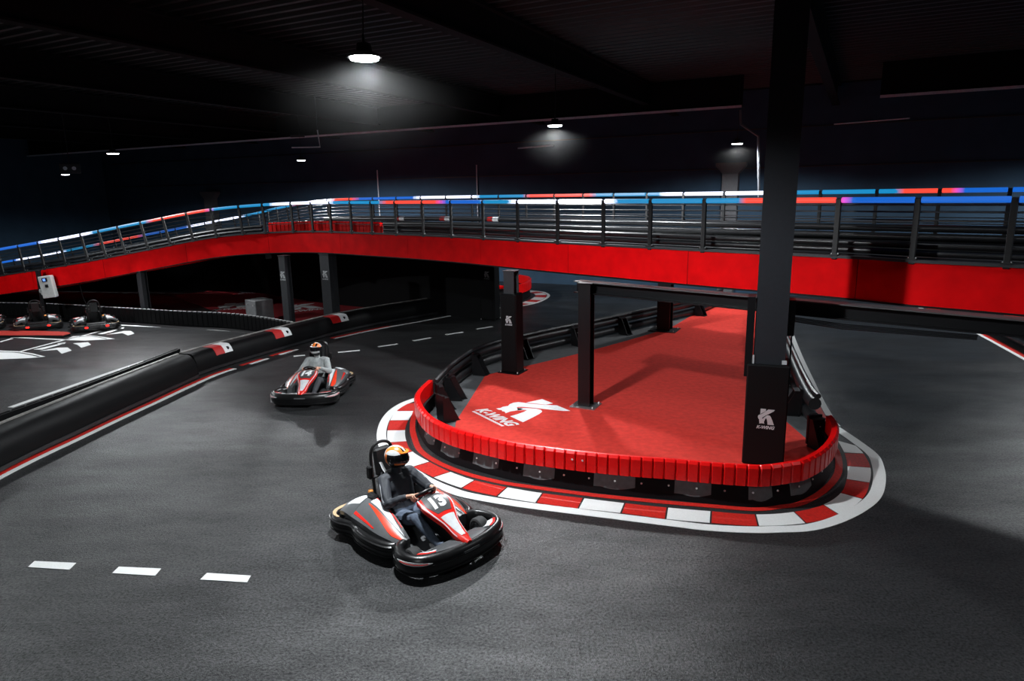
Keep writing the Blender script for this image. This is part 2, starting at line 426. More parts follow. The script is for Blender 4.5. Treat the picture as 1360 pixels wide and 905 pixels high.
# white line along the right side of the island
WLR = catmull(px([(1112, 566.5), (1104, 557), (1090, 532), (1078, 507), (1062, 472), (1050, 441), (1043, 419), (1036, 400)]), 5)
paint('lane_line', ribbon(MB(), WLR, -.06, .06), WHITEP, 'white line running away on the right of the island')
paint('lane_strip', ribbon(MB(), WLR, .075, .24), REDP, 'dark red strip inside the white line right of the island')
# line and red strip at the long left barrier
LW = catmull(px([(-30, 652), (0, 635), (53, 608), (106, 583), (159, 557.5), (212, 533), (250, 515), (286, 499), (312, 490)]), 5)
paint('lane_line', ribbon(MB(), LW, -.055, .055), WHITEP, 'long white line at the foot of the left barrier')
paint('lane_strip', ribbon(MB(), LW, .065, .17), REDP, 'red strip beside the long white line')
for a, b in (((332, 484), (356, 476.5)), ((371, 471.5), (395, 464.5))):
    A, B = P(*a), P(*b); d = (B-A)
    paint('lane_dash', ribbon(MB(), [A, B], -.055, .055), WHITEP)
    paint('lane_strip', ribbon(MB(), [A-d*.3, B-d*.15], .07, .18), REDP)
FL = catmull(px([(444, 450), (480, 442), (520, 434), (560, 427), (600, 419.5), (640, 413), (668, 408.5), (690, 406)]), 4)
paint('lane_line', ribbon(MB(), FL, -.055, .055), WHITEP, 'white line at the foot of the barrier below the bridge')
paint('lane_strip', ribbon(MB(), FL[:9], .07, .2), REDP)
# dashed middle line and the three start dashes in front
for a, b in (((390, 473.6), (405, 472.2)), ((449, 468.4), (478, 465.6)), ((502.4, 461), (528, 457.2)), ((549, 453), (572, 449)), ((592, 445), (615, 441.4)), ((632.5, 437.5), (654, 434)), ((668, 431), (690, 428))):
    paint('lane_dash', ribbon(MB(), px([a, b]), -.055, .055), WHITEP)
for q in (((46, 746), (101, 748.5), (92, 757.5), (37, 754)), ((158, 753.5), (214, 756), (206, 765.5), (149, 762)), ((275, 761.8), (333, 765.5), (328, 774.3), (266, 770.5))):
    paint('start_dash', MB().prism([(v.x, v.y) for v in px(q)], .001, .006), WHITEP)
# right far line, kerb glimpse and far kerb
RF = px([(1290, 437), (1300, 444), (1330, 460.5), (1365, 480), (1420, 512)])
paint('lane_line', ribbon(MB(), catmull(RF, 4), -.05, .05), WHITEP, 'white line beside the barrier at the right edge')
paint('lane_strip', ribbon(MB(), catmull(RF, 4), .06, .2), REDP)
for q, m in ((((1216, 405.5), (1221, 405.5), (1229, 412), (1240, 415), (1232, 416), (1222, 411)), WHITEP), (((1224, 405.5), (1238, 407.5), (1236, 409), (1227, 408)), WHITEP),
             (((1229, 409.5), (1241, 408), (1250, 412), (1238, 412)), REDP), (((1231, 412.5), (1243, 412.5), (1250, 416), (1240, 416)), WHITEP)):
    paint('kerb_block', MB().prism([(v.x, v.y) for v in px(q)], .001, .006), m)
kc = catmull(px([(676, 409), (690, 407), (708, 403.5), (721, 399), (728.5, 393), (722, 388.5), (704, 386)]), 5)
paint('kerb_outline', ribbon(MB(), kc, -.06, .06), WHITEP, 'white outline of the small far kerb')
kin = offset(kc, .55)
for i in range(0, len(kc)-3, 3):
    a, b = offset(kc, .09)[i:i+4], kin[i:i+4]
    paint('kerb_block', MB().prism([(q.x, q.y) for q in a]+[(q.x, q.y) for q in b[::-1]], .001, .006), REDP if (i//3) % 2 == 0 else WHITEP)
# pit area markings
def pit(L, name='pit_marking'):
    return paint(name, MB().prism([(q.x, q.y) for q in px(L)], .001, .006), WHITEP)
def line(L, w=.05): return paint('pit_line', ribbon(MB(), catmull(px(L), 4), -w, w), WHITEP)
line([(152, 432), (200, 434), (250, 436.2), (300, 439.5), (346, 443.4)], .06)
line([(14, 541.5), (103, 510.5), (150, 494), (192, 480)], .07)
line([(26.5, 467.5), (60, 458.5), (93, 450), (117, 444.5), (159, 432.5)], .05)
line([(-10, 447.3), (0, 447.5), (40, 449.5), (85, 451.7)], .05)
line([(0, 454.6), (16, 450)], .05)
pit([(-20, 466), (0, 466), (24, 467), (44, 470), (60, 474), (40, 476), (0, 477.5), (-20, 478)], 'pit_wing')
pit([(86, 452), (97, 447), (120, 446), (138, 448), (152.5, 450.4), (135, 451.6), (112, 452.8)], 'pit_wing')
pit([(53, 466.5), (77, 462.2), (90, 462), (95, 466), (82, 470.2), (76, 465)])
pit([(97, 456.5), (117, 455), (121, 458.2), (108, 462.3), (103, 458.4)])
pit([(140.6, 445), (164.5, 440), (174, 440), (178.6, 443.4), (170, 446), (163, 442.8)])
pit([(45, 464.5), (70, 459), (88, 455.5), (78, 459), (56, 464.8)]); pit([(76, 456.5), (87, 455), (86, 457), (79, 457.5)])
pit([(130, 443.8), (150, 439), (156, 438.3), (148, 441.5), (136, 444.2)]); pit([(156, 436.5), (165, 435), (164, 437), (158, 437.2)])
# painted outline inside the wing shapes
paint('pit_wing_outline', ribbon(MB(), catmull(px([(-10, 468), (20, 468.5), (40, 471.5), (52, 474.2)]), 4), -.03, .03, .006, .008), DARKP)
paint('pit_wing_outline', ribbon(MB(), catmull(px([(105, 448), (122, 447.4), (136, 449.4), (142, 450.6)]), 4), -.02, .02, .006, .008), DARKP)

# ================================================================== ISLAND
GP = [(573, 543), (561, 556), (556, 567), (558, 578), (566, 592), (578, 603), (596, 613), (614, 620), (656, 632), (690, 640), (740, 648), (789, 654.5), (840, 660), (890, 664), (935, 669), (979, 672.7), (1012, 674), (1046, 669), (1063, 665), (1086, 651), (1099, 636), (1105, 621), (1104, 608), (1098, 598)]
BP = resample(catmull(px(GP), 8), .05)          # travel anticlockwise seen from above: left = inside
LBP = catmull([P(573, 543)+Vector((.05, .05, 0)), (-1.35, 14.9), (-.75, 16.6), (.6, 18.1), (2.4, 19.7), (4.6, 21.7), (6.6, 23.6), (8.0, 25.6)], 6)
RBP = offset(WLR, .42)
island = [(q.x, q.y) for q in offset(BP, .06)]+[(q.x, q.y) for q in RBP[3:]]+[(q.x, q.y) for q in LBP[::-1]]
tag(MB().prism(island, .001, .005).build('island_floor', GREYFL, None, False), kind='structure')
cin = offset(BP, .14)
front = [q for q in cin if q.x > P(606, 560).x+.02 and q.y < 12.0 and proj(q)[1] > 559]
cp = [(q.x, q.y) for q in px([(645, 499), (622, 536), (606, 560)])]+[(q.x, q.y) for q in front]
cp += [(q.x, q.y) for q in offset(RBP[3:], .45)]
cp += [(q.x, q.y) for q in px([(955, 398), (932, 412), (892, 435.5), (848, 449), (805, 461), (755, 474), (700, 487)])]
carpet = tag(MB().prism(cp, .005, .016).build('red_carpet', CARPET, None, False), 'bright red carpet with white winged K logo inside the curved barrier', 'carpet')
a, b = P(630.5, 546), P(677, 569)
rdir = (b-a).normalized(); updir = Vector((-rdir.y, rdir.x, 0))
w = (b-a).length/1.14
put_logo(LOGOT, carpet, a+Vector((0, 0, .015))+rdir*.06*w+updir*.02, rdir, updir, w)

# ---- block barrier (shared by the red end wall, the far one, the black pit wall and the deck one)
def block_mesh(name, w, t, h, m, ribs=False):
    mb = MB()
    prof = [(0, 0), (-t, .02), (-t, h-.035), (-t+.03, h), (0, h)]     # (y outwards negative, z)
    x0, x1 = -w/2, w/2
    L = []
    for x, inset in ((x0, .016), (x0+.014, 0), (x1-.014, 0), (x1, .016)):
        L.append([Vector((x, y+(inset if y < 0 else 0), z if z < h else h-inset*.5)) for y, z in prof])
    return mb.loft(L).mesh(name, [m], True, 25)
def block_barrier(name, label, path, z0, h, m, spacing=.156, t=.055, outside=-1, parent=None, bandm=None, blockname='block', group=None):
    L = arclen(path); n = int(L[-1]/spacing)
    root = thing(name, label, 'barrier', path[len(path)//2].xy.to_3d()+Vector((0, 0, path[len(path)//2].z)), group=group)
    off = -rootloc(root)
    band = MB(); sweep(band, path, [(-outside*o_, z_) for o_, z_ in ((0.0, z0+.01), (.055, z0+.01), (.055, z0+h-.015), (0, z0+h-.015))])
    o = band.build('band', bandm or m, root); o.location = off
    me = block_mesh(blockname, spacing*.93, t, h, m)
    for i in range(n):
        q, d = at_s(path, L, (i+.5)*L[-1]/n)
        rz = math.atan2(d.y, d.x) + (0 if outside < 0 else PI)
        link(blockname, me, root, q+Vector((0, 0, z0))+off, rz)
    return root
rb = block_barrier('barrier_wall', 'glossy red ribbed plastic barrier curving round the front of the island', BP, .31, .31, REDPL, bandm=REDPL)
off = -rootloc(rb)
# black skirt with grey panels and bolts
sk = MB(); sweep(sk, BP, [(-.01, .003), (.07, .32), (.10, .32), (.02, .003)]); sk.build('skirt', SKIRT, rb).location = off
LB = arclen(BP)
def s_of_px(path, x, zz=0.):
    best = min(range(len(path)), key=lambda i: abs(proj(path[i]+Vector((0, 0, zz)))[0]-x)+(1000 if path[i].y > 12.2 else 0)); return arclen(path)[best]
for x0, x1 in ((563, 575), (585, 610), (628, 661), (693, 737), (788, 842), (893, 943), (996, 1027), (1050, 1078)):
    s0, s1 = s_of_px(BP, x0), s_of_px(BP, x1); pp = sub(BP, s0, s1, .05); ns = normals(pp)
    mb = MB(); rings = []
    for i, (q, n) in enumerate(zip(pp, ns)):
        t = i/(len(pp)-1); zl = .13-.05*math.sin(PI*t) if t > .12 else .10
        rings.append([q+n*(-.01+.08*z/.32-.004)+Vector((0, 0, z)) for z in (zl, .32)]+[q+n*(.01+.08*z/.32)+Vector((0, 0, z)) for z in (.32, zl)])
    mb.loft(rings); mb.build('skirt_panel', SKIRTG, rb).location = off
bolt = MB().lathe([(.0001, .012), (.012, .012), (.016, 0), (.0001, 0)], (0, 0, 0), 'Y', 8).mesh('bolt', [BOLT])
s = .2
while s < LB[-1]-.1:
    q, d = at_s(BP, LB, s); n = Vector((-d.y, d.x, 0)); link('bolt', bolt, rb, q+n*.035+Vector((0, 0, .20))+off, math.atan2(d.y, d.x)+PI); s += .38
# two screws on the joint plates of the red face
for sx in (760, 775):
    q, d = at_s(BP, LB, s_of_px(BP, sx)); n = Vector((-d.y, d.x, 0)); link('bolt', bolt, rb, q-n*.06+Vector((0, 0, .50))+off, math.atan2(d.y, d.x)+PI)

# ---- pipe barriers
def pipe_barrier(name, label, path, inner=1, top=True, brackets=2.1, rr=.115, zs=(.14, .42), bside=1, group=None, deck=0.):
    mid = path[len(path)//2]
    root = thing(name, label, 'barrier', (mid.x, mid.y, mid.z), group=group); off = -rootloc(root)
    for z in zs:
        MB().tube([q+Vector((0, 0, z)) for q in path], rr, 12).build('pipe', BLKPIPE, root).location = off
    if top: MB().tube([q+Vector((0, 0, zs[-1]+rr+.03)) for q in offset(path, -.05)], .05, 8).build('top_rail', BLKPIPE, root).location = off
    L = arclen(path); s = .6
    while brackets and s < L[-1]:
        q, d = at_s(path, L, s); n = Vector((-d.y, d.x, 0))*bside
        rz = math.atan2(d.y, d.x)+(0 if bside > 0 else PI)
        link('bracket', BRK, root, q+n*(rr+.0)+off, rz); s += brackets
    return root
_b = MB().box((0, .02, .30), (.26, .04, .5)); _b.plate([(-.12, .03, .02), (-.12, .36, .02), (-.12, .12, .5), (-.12, .03, .5)], (1, 0, 0), .015); _b.plate([(.105, .03, .02), (.105, .36, .02), (.105, .12, .5), (.105, .03, .5)], (1, 0, 0), .015)
_b.box((0, .2, .012), (.26, .36, .014)); _b.box((0, .08, .5), (.26, .12, .015))
for bx_ in (-.1, .1):
    for bz in (.16, .34, .48): _b.ell((bx_, .05, bz), (.012, .012, .012), 6, 4, 1)
BRK = _b.mesh('bracket', [BLKM, BOLT], False)
pipe_barrier('pipe_barrier', 'black pipe barrier along the left edge of the red carpet', LBP, bside=-1)
pipe_barrier('pipe_barrier', 'black pipe barrier along the right edge of the island beside the white line', RBP, bside=1)
for x, y, a in ((580, 545, 1.9), (597, 530, 1.75), (585, 562, 2.2), (1078, 592, .25)):
    q = P(x, y); o = tag(link('barrier_bracket', BRK, None, (q.x, q.y, .004), a+PI), None, 'bracket')
    o['label'] = {580: 'black bolted bracket at the left tip of the red barrier', 597: 'black bolted bracket farthest back inside the left tip of the red barrier', 585: 'black bolted bracket lowest behind the left bend of the red barrier', 1078: 'black bolted bracket behind the right tip of the red barrier'}[x]

# ================================================================== POSTS, COLUMN, GIRDER
def post(name, label, x, y, w, ztop, rz=HALL_RZ, pad=None, logo=None, plate=True, padw=None, m=BLKM, z0=0.005, zb=None):
    root = thing(name, label, 'post', (x, y, z0), rz)
    mb = MB(); t = .022
    h = ztop-z0
    mb.box((0, -w/2+t/2, h/2), (w, t, h)); mb.box((0, w/2-t/2, h/2), (w, t, h)); mb.box((0, 0, h/2), (t, w-2*t, h))
    mb.build('shaft', m, root, False)
    MB().box((0, 0, h-.01), (w*1.15, w*1.15, .02)).build('head_plate', m, root, False)
    if plate:
        pb = MB().box((0, 0, .01), (w*2.1, w*1.9, .02)); pb.build('base_plate', STEEL if plate == 2 else BLKM, root, False)
        for sx in (-1, 1):
            for sy in (-1, 1): MB().lathe([(.0001, .035), (.014, .035), (.014, 0), (.0001, 0)], (sx*w*.85, sy*w*.75, .02), 'Z', 6).build('bolt', BOLT, root)
    if pad:
        pw = padw or w*1.35
        MB().box((0, 0, pad/2+.02), (pw, pw, pad), bev=.03).build('pad', PADM, root)
        if logo: put_logo(LOGOGREY, root, (-logo*.5+.02, -pw/2-.001, pad*.62 if pad > 1.7 else pad*.40), (1, 0, 0), (0, 0, 1), logo)
    elif logo: put_logo(LOGOGREY, root, (-logo*.5, -w/2-.001, 1.6), (1, 0, 0), (0, 0, 1), logo)
    return root
mp = P(778, 540)
post('steel_post', 'black steel H-post on bolted base plate in middle of red carpet', mp.x, mp.y, .25, 2.55, plate=2, z0=.016)
q = P(680, 496)
post('steel_post', 'padded black bridge post with K logo beside the carpet edge and pipe barrier', q.x+.02, q.y+.1, .27, 2.50, pad=1.92, padw=.42, logo=.17, m=GREYM, z0=.016)
q = P(883.5, 440)
post('steel_post', 'black square post at the back left of the red carpet under the bridge', q.x, q.y+.1, .40, 2.5, z0=.016)
for x, d, w, zt, pd, pw, lg, lab in ((378, 22.4, .26, 2.42, 0, 0, .22, 'grey bridge post left of the wide padded post behind the curved fence'), (436, 22.4, .38, 2.46, 0, 0, .22, 'padded bridge post with K logo right above the long barrier stickers'),
                       (186, 23.9, .24, 1.83, 0, 0, 0, 'thin bridge post under the ramp behind parked karts')):
    q = PD(x, 350, d)
    post('steel_post', lab, q.x, q.y, w, zt, pad=pd, padw=pw or None, logo=lg or None, m=GREYM, plate=0)
q = PD(650, 350, 23.2)
post('steel_post', 'dark padded post far under the bridge beside small red barrier', q.x, q.y, .3, 2.45, pad=2.3, padw=.5, logo=.2)
# main hall column
cc = P(1012.5, 611)
col = thing('hall_column', 'tall dark grey hall column with black padded foot and K logo', 'column', (cc.x, cc.y, .016), -.36)
mb = MB(); w = .46; t = .03
mb.box((0, -w/2+t/2, 4.0), (w, t, 8.06)); mb.box((0, w/2-t/2, 4.0), (w, t, 8.06)); mb.box((-w/2+t/2, 0, 4.0), (t, w-2*t, 8.06)); mb.box((w/2-t/2, 0, 4.0), (t, w-2*t, 8.06))
mb.build('shaft', COLM, col, False)
MB().box((0, 0, .82), (.62, .62, 1.63), bev=.02).build('pad', PADM, col)
put_logo(LOGOGREY, col, (-.11, -.312, .62), (1, 0, 0), (0, 0, 1), .24)
MB().box((-.30, -.10, 2.05), (.11, .30, 1.25)).build('side_plate', BLKM, col, False)
MB().box((.28, .02, 2.35), (.10, .30, .55)).build('side_plate', BLKM, col, False)
MB().box((-.26, -.235, 1.70), (.09, .02, .14)).build('pad_strap', LOGOG, col, False)
MB().box((.22, -.235, 1.68), (.07, .02, .06)).build('pad_strap', LOGOG, col, False)
MB().tube([(.30, -.05, 2.1), (.31, -.06, 1.5), (.30, -.12, 1.1)], .012, 6).build('cable', BLKM, col)
# girder
g0, g1 = Vector((1.45, 13.50, 2.43)), Vector((7.6, 8.08, 2.43))
gd = (g1-g0).normalized(); ga = math.atan2(gd.y, gd.x); gc = (g0+g1)/2; gl = (g1-g0).length+.3
gird = thing('girder', 'long black steel girder from the carpet post past the hall column', 'girder', gc, ga)
MB().box((0, 0, .11), (gl, .26, .02)).build('top_flange', mat('girder_grey', (.07, .07, .075), .5), gird, False)
MB().box((0, 0, 0), (gl, .03, .20)).build('web', BLKM, gird, False)
MB().box((0, 0, -.11), (gl, .26, .02)).build('bottom_flange', BLKM, gird, False)
for k in range(4): MB().tube([(-gl*.05, -.16-.02*k, -.13-.015*k), (gl*.1, -.16-.02*k, -.18-.02*k), (gl*.3, -.16-.02*k, -.14-.015*k)], .009, 5).build('cable', BLKM, gird)

# ================================================================== BRIDGE
lev = px([(1360, 418), (1280, 411), (1200, 404), (1100, 393.5), (940, 380), (800, 367), (700, 357.5), (600, 347.5), (500, 340), (400, 335)], 2.48)
ext = lev[0]+(lev[0]-lev[2]).normalized()*3.2
ramp = [Vector(q) for q in ((-9.9, 23.5, 2.33), (-12.5, 23.75, 1.92), (-15.3, 24.0, 1.45), (-18.9, 25.0, .95), (-22.5, 26.5, .45))]
NE = resample(catmull([ext]+lev+ramp, 8), .12)            # fascia foot of the near edge, travelling right to left
# far edge: rail-top z minus 1.65
farp = [(11.9, 10.2, 2.48), (10.0, 12.4, 2.48), (6.6, 15.7, 2.48), (4.8, 17.5, 2.48), (1.4, 21.2, 2.48), (-1.1, 23.3, 2.48), (-4.2, 25.4, 2.47), (-7.2, 27.2, 2.42), (-9.6, 29.2, 2.15)]
farp += [tuple(PD(x, y, d)-Vector((0, 0, 1.65))) for x, y, d in ((330, 288, 31), (250, 303.5, 32), (160, 321, 32.5), (75, 338, 33), (0, 351.5, 33.3), (-80, 366, 33.5))]
FE = resample(catmull(farp, 8), .12)
bridge = thing('kart_bridge', 'raised kart track bridge with red fascia descending to the left', 'bridge', (NE[0].x, NE[0].y, 0))
boff = -rootloc(bridge)
LN = arclen(NE)
def s_px(path, x, dz):
    L = arclen(path); xs = [proj(q+Vector((0, 0, dz)))[0] for q in path]
    i = min(range(len(path)), key=lambda i: abs(xs[i]-x)); 
    return L[i]
sj = s_px(NE, 540, .3); joints = sorted([sj+k*3.1 for k in range(-8, 9) if .2 < sj+k*3.1 < LN[-1]-.2])
edges = [0]+joints+[LN[-1]]
for a, b in zip(edges, edges[1:]):
    mb = MB(); sweep(mb, sub(NE, a+.006, b-.006, .2), [(0, 0), (-.045, 0), (-.045, .66), (0, .66)])
    mb.build('fascia_panel', FASC, bridge).location = boff
for i, a in enumerate(joints):
    q, d = at_s(NE, LN, a); MB().box(q+Vector((0, 0, .33))+Vector((-d.y, d.x, 0))*-.02, (.06, .02, .64), math.atan2(d.y, d.x)).build('joint_plate', BLKM, bridge, False).location = boff
mb = MB(); sweep(mb, NE, [(.03, .655), (-.06, .655), (-.06, .70), (.03, .70)]); mb.build('edge_angle', GREYM, bridge).location = boff
mb = MB(); sweep(mb, NE, [(.02, -.03), (-.25, -.03), (-.25, 0), (.02, 0)]); mb.build('bottom_flange', BLKM, bridge).location = boff
nd = 140
na, fa = resample(NE, n=nd), resample(FE, n=nd)
mb = MB(); mb.loft([[a.lerp(b, .03)+Vector((0, 0, .58)), b.lerp(a, .03)+Vector((0, 0, .58)), b.lerp(a, .03)+Vector((0, 0, .42)), a.lerp(b, .03)+Vector((0, 0, .42))] for a, b in zip(na, fa)])
mb.build('deck', mat('deck_dark', (.02, .02, .022), .6), bridge).location = boff
mb = MB(); sweep(mb, FE, [(0, 0), (.04, 0), (.04, .62), (0, .62)]); mb.build('fascia_panel', FASC, bridge).location = boff
for fr in (.12, .22, .32, .42, .52, .62):
    a, b = na[int(fr*nd)], fa[int(fr*nd)]; d = b-a
    MB().box((a+b)/2+Vector((0, 0, .2)), (d.length-.4, .2, .4), math.atan2(d.y, d.x)).build('cross_girder', BLKM, bridge, False).location = boff

# black sheet added below the far edge on the left to keep it dark
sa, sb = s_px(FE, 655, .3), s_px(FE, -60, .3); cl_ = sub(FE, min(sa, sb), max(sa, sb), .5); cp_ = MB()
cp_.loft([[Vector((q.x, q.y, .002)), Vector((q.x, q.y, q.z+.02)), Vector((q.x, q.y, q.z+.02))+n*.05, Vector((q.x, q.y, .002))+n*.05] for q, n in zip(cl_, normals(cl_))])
cp_.build('dark_sheet', PADM, bridge).location = boff
# ---- LED coloured railings
def led_mat():
    m = bpy.data.materials.new('led_tube_light'); m.use_nodes = True; nt = m.node_tree; b = nt.nodes['Principled BSDF']
    at = nt.nodes.new('ShaderNodeAttribute'); at.attribute_name = 'led'
    nt.links.new(at.outputs['Color'], b.inputs['Emission Color']); b.inputs['Emission Strength'].default_value = 1.0
    b.inputs['Base Color'].default_value = (.05, .05, .05, 1); return m
LED = led_mat()
CW, CC, CB, CR, CM = (1.7, 1.8, 2.3), (.006, .26, .56), (.008, .13, .62), (1.05, .075, .045), (.8, .09, .75)
def ledcol(stops, x):
    for x0, x1, c in stops:
        if x0 <= x <= x1: return c
    return min(stops, key=lambda s: min(abs(x-s[0]), abs(x-s[1])))[2]
NEAR = [(-200, 55, CB), (55, 119, CW), (119, 198, CC), (198, 276, CR), (276, 280, CM), (280, 362, CC), (362, 438, CW), (438, 508, CC), (508, 583, CR), (583, 588, CM), (588, 640, CB), (640, 676, CC), (682, 805, CW), (825, 984, CC), (988, 1113, CR), (1116, 1128, CM), (1128, 2400, CB)]
FARC = [(-200, 25, CB), (25, 84, CW), (84, 128, CC), (128, 187, CR), (187, 252, CB), (252, 321, CW), (321, 391, CC), (391, 412, CR), (412, 440, CW), (440, 472, CR), (472, 553, CB), (553, 632, CW), (634, 698, CC), (700, 786, CR), (788, 878, CC), (882, 1040, CW), (1045, 1194, CC), (1196, 1266, CR), (1269, 1275, CM), (1275, 2400, CB)]
def led_color_at(stops, x):
    k = 4.
    cs = [ledcol(stops, x+d) for d in (-k, 0, k)]
    return [sum(c[i] for c in cs)/3 for i in range(3)]
def frame_at(path, L, s):
    q, d = at_s(path, L, s); a, _ = at_s(path, L, s-.15); b, _ = at_s(path, L, s+.15); d = (b-a).normalized()
    n = Vector((-d.y, d.x, 0)).normalized(); u = d.cross(n)*1.0
    if u.z < 0: u = -u
    return q, d, n, u
POSTM = mat('railing_post', (.010, .010, .011), .5)
BARM = mat('railing_bar', (.045, .047, .052), .45, .2)
def railing(name, label, path, ss, stops, base=.66, r=.045, postw=.085, bars=True, hgt=1.0):
    L = arclen(path); m0, _ = at_s(path, L, ss[len(ss)//2])
    root = thing(name, label, 'railing', (m0.x, m0.y, m0.z+base)); off = -rootloc(root)
    pm = MB().box((0, 0, hgt/2), (postw, .05, hgt+.06), bev=.008).mesh('post', [POSTM], False)
    fm = MB().box((0, 0, 0), (postw*1.7, .11, .02)).box((.05, 0, .015), (.02, .02, .02), m=1).box((-.05, 0, .015), (.02, .02, .02), m=1).mesh('foot_plate', [POSTM, BOLT], False)
    for s in ss:
        q, d, n, u = frame_at(path, L, s)
        for nm, me, dz in (('post', pm, base), ('foot_plate', fm, base+.05)):
            o = link(nm, me, root); M = Matrix(((d.x, n.x, u.x, 0), (d.y, n.y, u.y, 0), (d.z, n.z, u.z, 0), (0, 0, 0, 1)))
            M.translation = q+off+Vector((0, 0, dz)) if nm != 'post' else q+off+u*base; o.matrix_local = M
    for s0, s1 in zip(ss, ss[1:]):
        g = postw/2+.008; k = max(6, int((s1-s0)/.05)); pts = []
        for i in range(k+1):
            q, d, n, u = frame_at(path, L, s0+g+(s1-s0-2*g)*i/k); pts.append(q+u*(base+hgt))
        mb = MB().tube(pts, r, 10); me = mb.mesh('led_tube', [LED])
        at = me.attributes.new('led', 'FLOAT_COLOR', 'POINT')
        cols = []
        for v in me.vertices: cols += [*led_color_at(stops, proj(v.co)[0]), 1]
        at.data.foreach_set('color', cols)
        o = link('led_tube', me, root); o.location = off
    if bars:
        for hz in (.88, .76, .64, .52, .40, .28):
            pts = []
            s = ss[0]
            while s <= ss[-1]:
                q, d, n, u = frame_at(path, L, s); pts.append(q+u*(base+hz)+n*(-.03)); s += .3
            MB().tube(pts, .011, 6).build('rail_bar', BARM, root).location = off
    return root
npx = [1480, 1353, 1224, 1115, 1020, 938, 865, 799.5, 741, 687.5, 641, 597.5, 559.5, 525, 492.5, 464, 437, 414, 386, 352, 319, 287, 257.5, 226, 197, 167.5, 139.5, 114, 85, 57, 29, 1, -27]
ss = [s_px(NE, x, 1.65) for x in npx]
railing('bridge_railing', 'near bridge railing with thick colour-changing light tubes on black posts', NE, ss, NEAR, hgt=.945)
LF = arclen(FE); ssf = []; s = .3
while s < LF[-1]: ssf.append(s); s += 1.15 if s < 26 else .8
railing('bridge_railing', 'far bridge railing with thinner light tubes seen behind the near one', FE, ssf, FARC, postw=.07, bars=True, hgt=1.05)

# ---- barriers on the deck
dz = Vector((0, 0, .58))
def deck_path(path, x0, x1, offd, dzz=.9):
    a, b = sorted((s_px(path, x0, dzz), s_px(path, x1, dzz))); return [q+dz for q in offset(sub(path, a, b, .3), offd)]
pipe_barrier('deck_barrier', 'stacked dark pipes on the bridge deck behind the near railing', deck_path(NE, 1420, 497, -.38), zs=(.07, .19, .31), rr=.055, top=False, brackets=0)
pipe_barrier('deck_barrier', 'stacked dark pipes on the descending ramp behind its railing', deck_path(NE, 340, -20, -.38), zs=(.07, .19, .31), rr=.055, top=False, brackets=0)
dp = deck_path(NE, 494, 350, -.38)
block_barrier('deck_block_barrier', 'short red ribbed plastic barrier standing on the bridge deck', dp, 0.0, .42, REDPL, spacing=.16, outside=1)
fb = pipe_barrier('deck_barrier', 'padded dark pipe barrier with red white stickers at the far deck side', deck_path(FE, 1500, 440, .4, 1.2), zs=(.08, .23, .40), rr=.075, top=False, brackets=0)
STR, STW = mat('sticker_red', (.45, .012, .012), .4), mat('sticker_white', (.72, .73, .74), .4)
fpath = deck_path(FE, 1500, 440, .4, 1.2); FLn = arclen(fpath)
for x in (535, 597, 655):
    s = FLn[min(range(len(fpath)), key=lambda i: abs(proj(fpath[i]+Vector((0, 0, .4)))[0]-x))]
    for ds, m in ((.0, STW), (.22, STR)):
        pp = sub(fpath, s+ds-.11, s+ds+.11, .07); MB().tube([v+Vector((0, 0, .40)) for v in pp], .08, 10).build('sticker', m, fb).location = -rootloc(fb)

# ================================================================== LEFT BARRIERS
def pad_prof(h=.6, t=.42):      # left of travel is the back; face to the right
    return [(0, .01), (-.03, .12), (-.035, .24), (-.02, .36), (.03, .47), (.10, .55), (.19, h), (t, h), (t, .01)]
def pad_barrier(name, label, path, h=.6, stickers=(), edge=True):
    mid = path[len(path)//2]; root = thing(name, label, 'barrier', (mid.x, mid.y, 0)); off = -rootloc(root)
    mb = MB(); sweep(mb, path, pad_prof(h)); mb.build('padding', BLKPL, root, ang=50).location = off
    if edge:
        mb = MB(); sweep(mb, path, [(.40, h-.02), (.46, h-.02), (.46, h+.025), (.40, h+.025)]); mb.build('edge_rail', mat('lit_edge', (.20, .19, .18), .5, noise=.4, nscale=5), root).location = off  # paler colour stands for light catching the top back edge
    mb = MB(); sweep(mb, path, [(-.05, .03), (-.028, .03), (-.028, .10), (-.05, .10)]); mb.build('rub_strip', BLKPIPE, root).location = off
    pr = pad_prof(h)[3:8]
    for x, wid in stickers:
        L = arclen(path); s = L[min(range(len(path)), key=lambda i: abs(proj(path[i]+Vector((0, 0, .45)))[0]-x))]
        for a, b, m in ((-wid, 0, STR), (0, wid*.9, STW)):
            pp = sub(path, s+a, s+b, .1); ns = normals(pp); rings = []
            for q, n in zip(pp, ns):
                outr = [q+n*(o-.012)+Vector((0, 0, z+.006)) for o, z in pr]; inr = [q+n*(o+.01)+Vector((0, 0, z-.008)) for o, z in pr[::-1]]
                rings.append(outr+inr)
            mb = MB().loft(rings); mb.build('sticker', m, root).location = off
        if True:   # small dark emblem dot on the white half
            q, d = at_s(path, L, s+wid*.45); n = Vector((-d.y, d.x, 0))
            MB().ell(q+n*(.03-.014)+Vector((0, 0, .47)), (.05, .02, .05), 8, 5).build('sticker_emblem', BLKM, root).location = off
    return root
PB1 = catmull(px([(-40, 650), (0, 628), (53, 601), (106, 576), (159, 550.5), (212, 526), (262, 503)]), 6)
PB2 = catmull(px([(262, 500), (300, 487), (345, 473.5), (395, 459), (440, 446), (480, 436.5), (520, 428.5), (560, 421.5), (600, 414.5), (640, 408), (672, 403)]), 6)
pad_barrier('padded_barrier', 'long black padded barrier from the left picture edge without stickers', PB1)
pad_barrier('padded_barrier', 'black padded barrier with three red and white stickers behind far kart', PB2, .56, ((294, .30), (378, .33), (451, .36)))
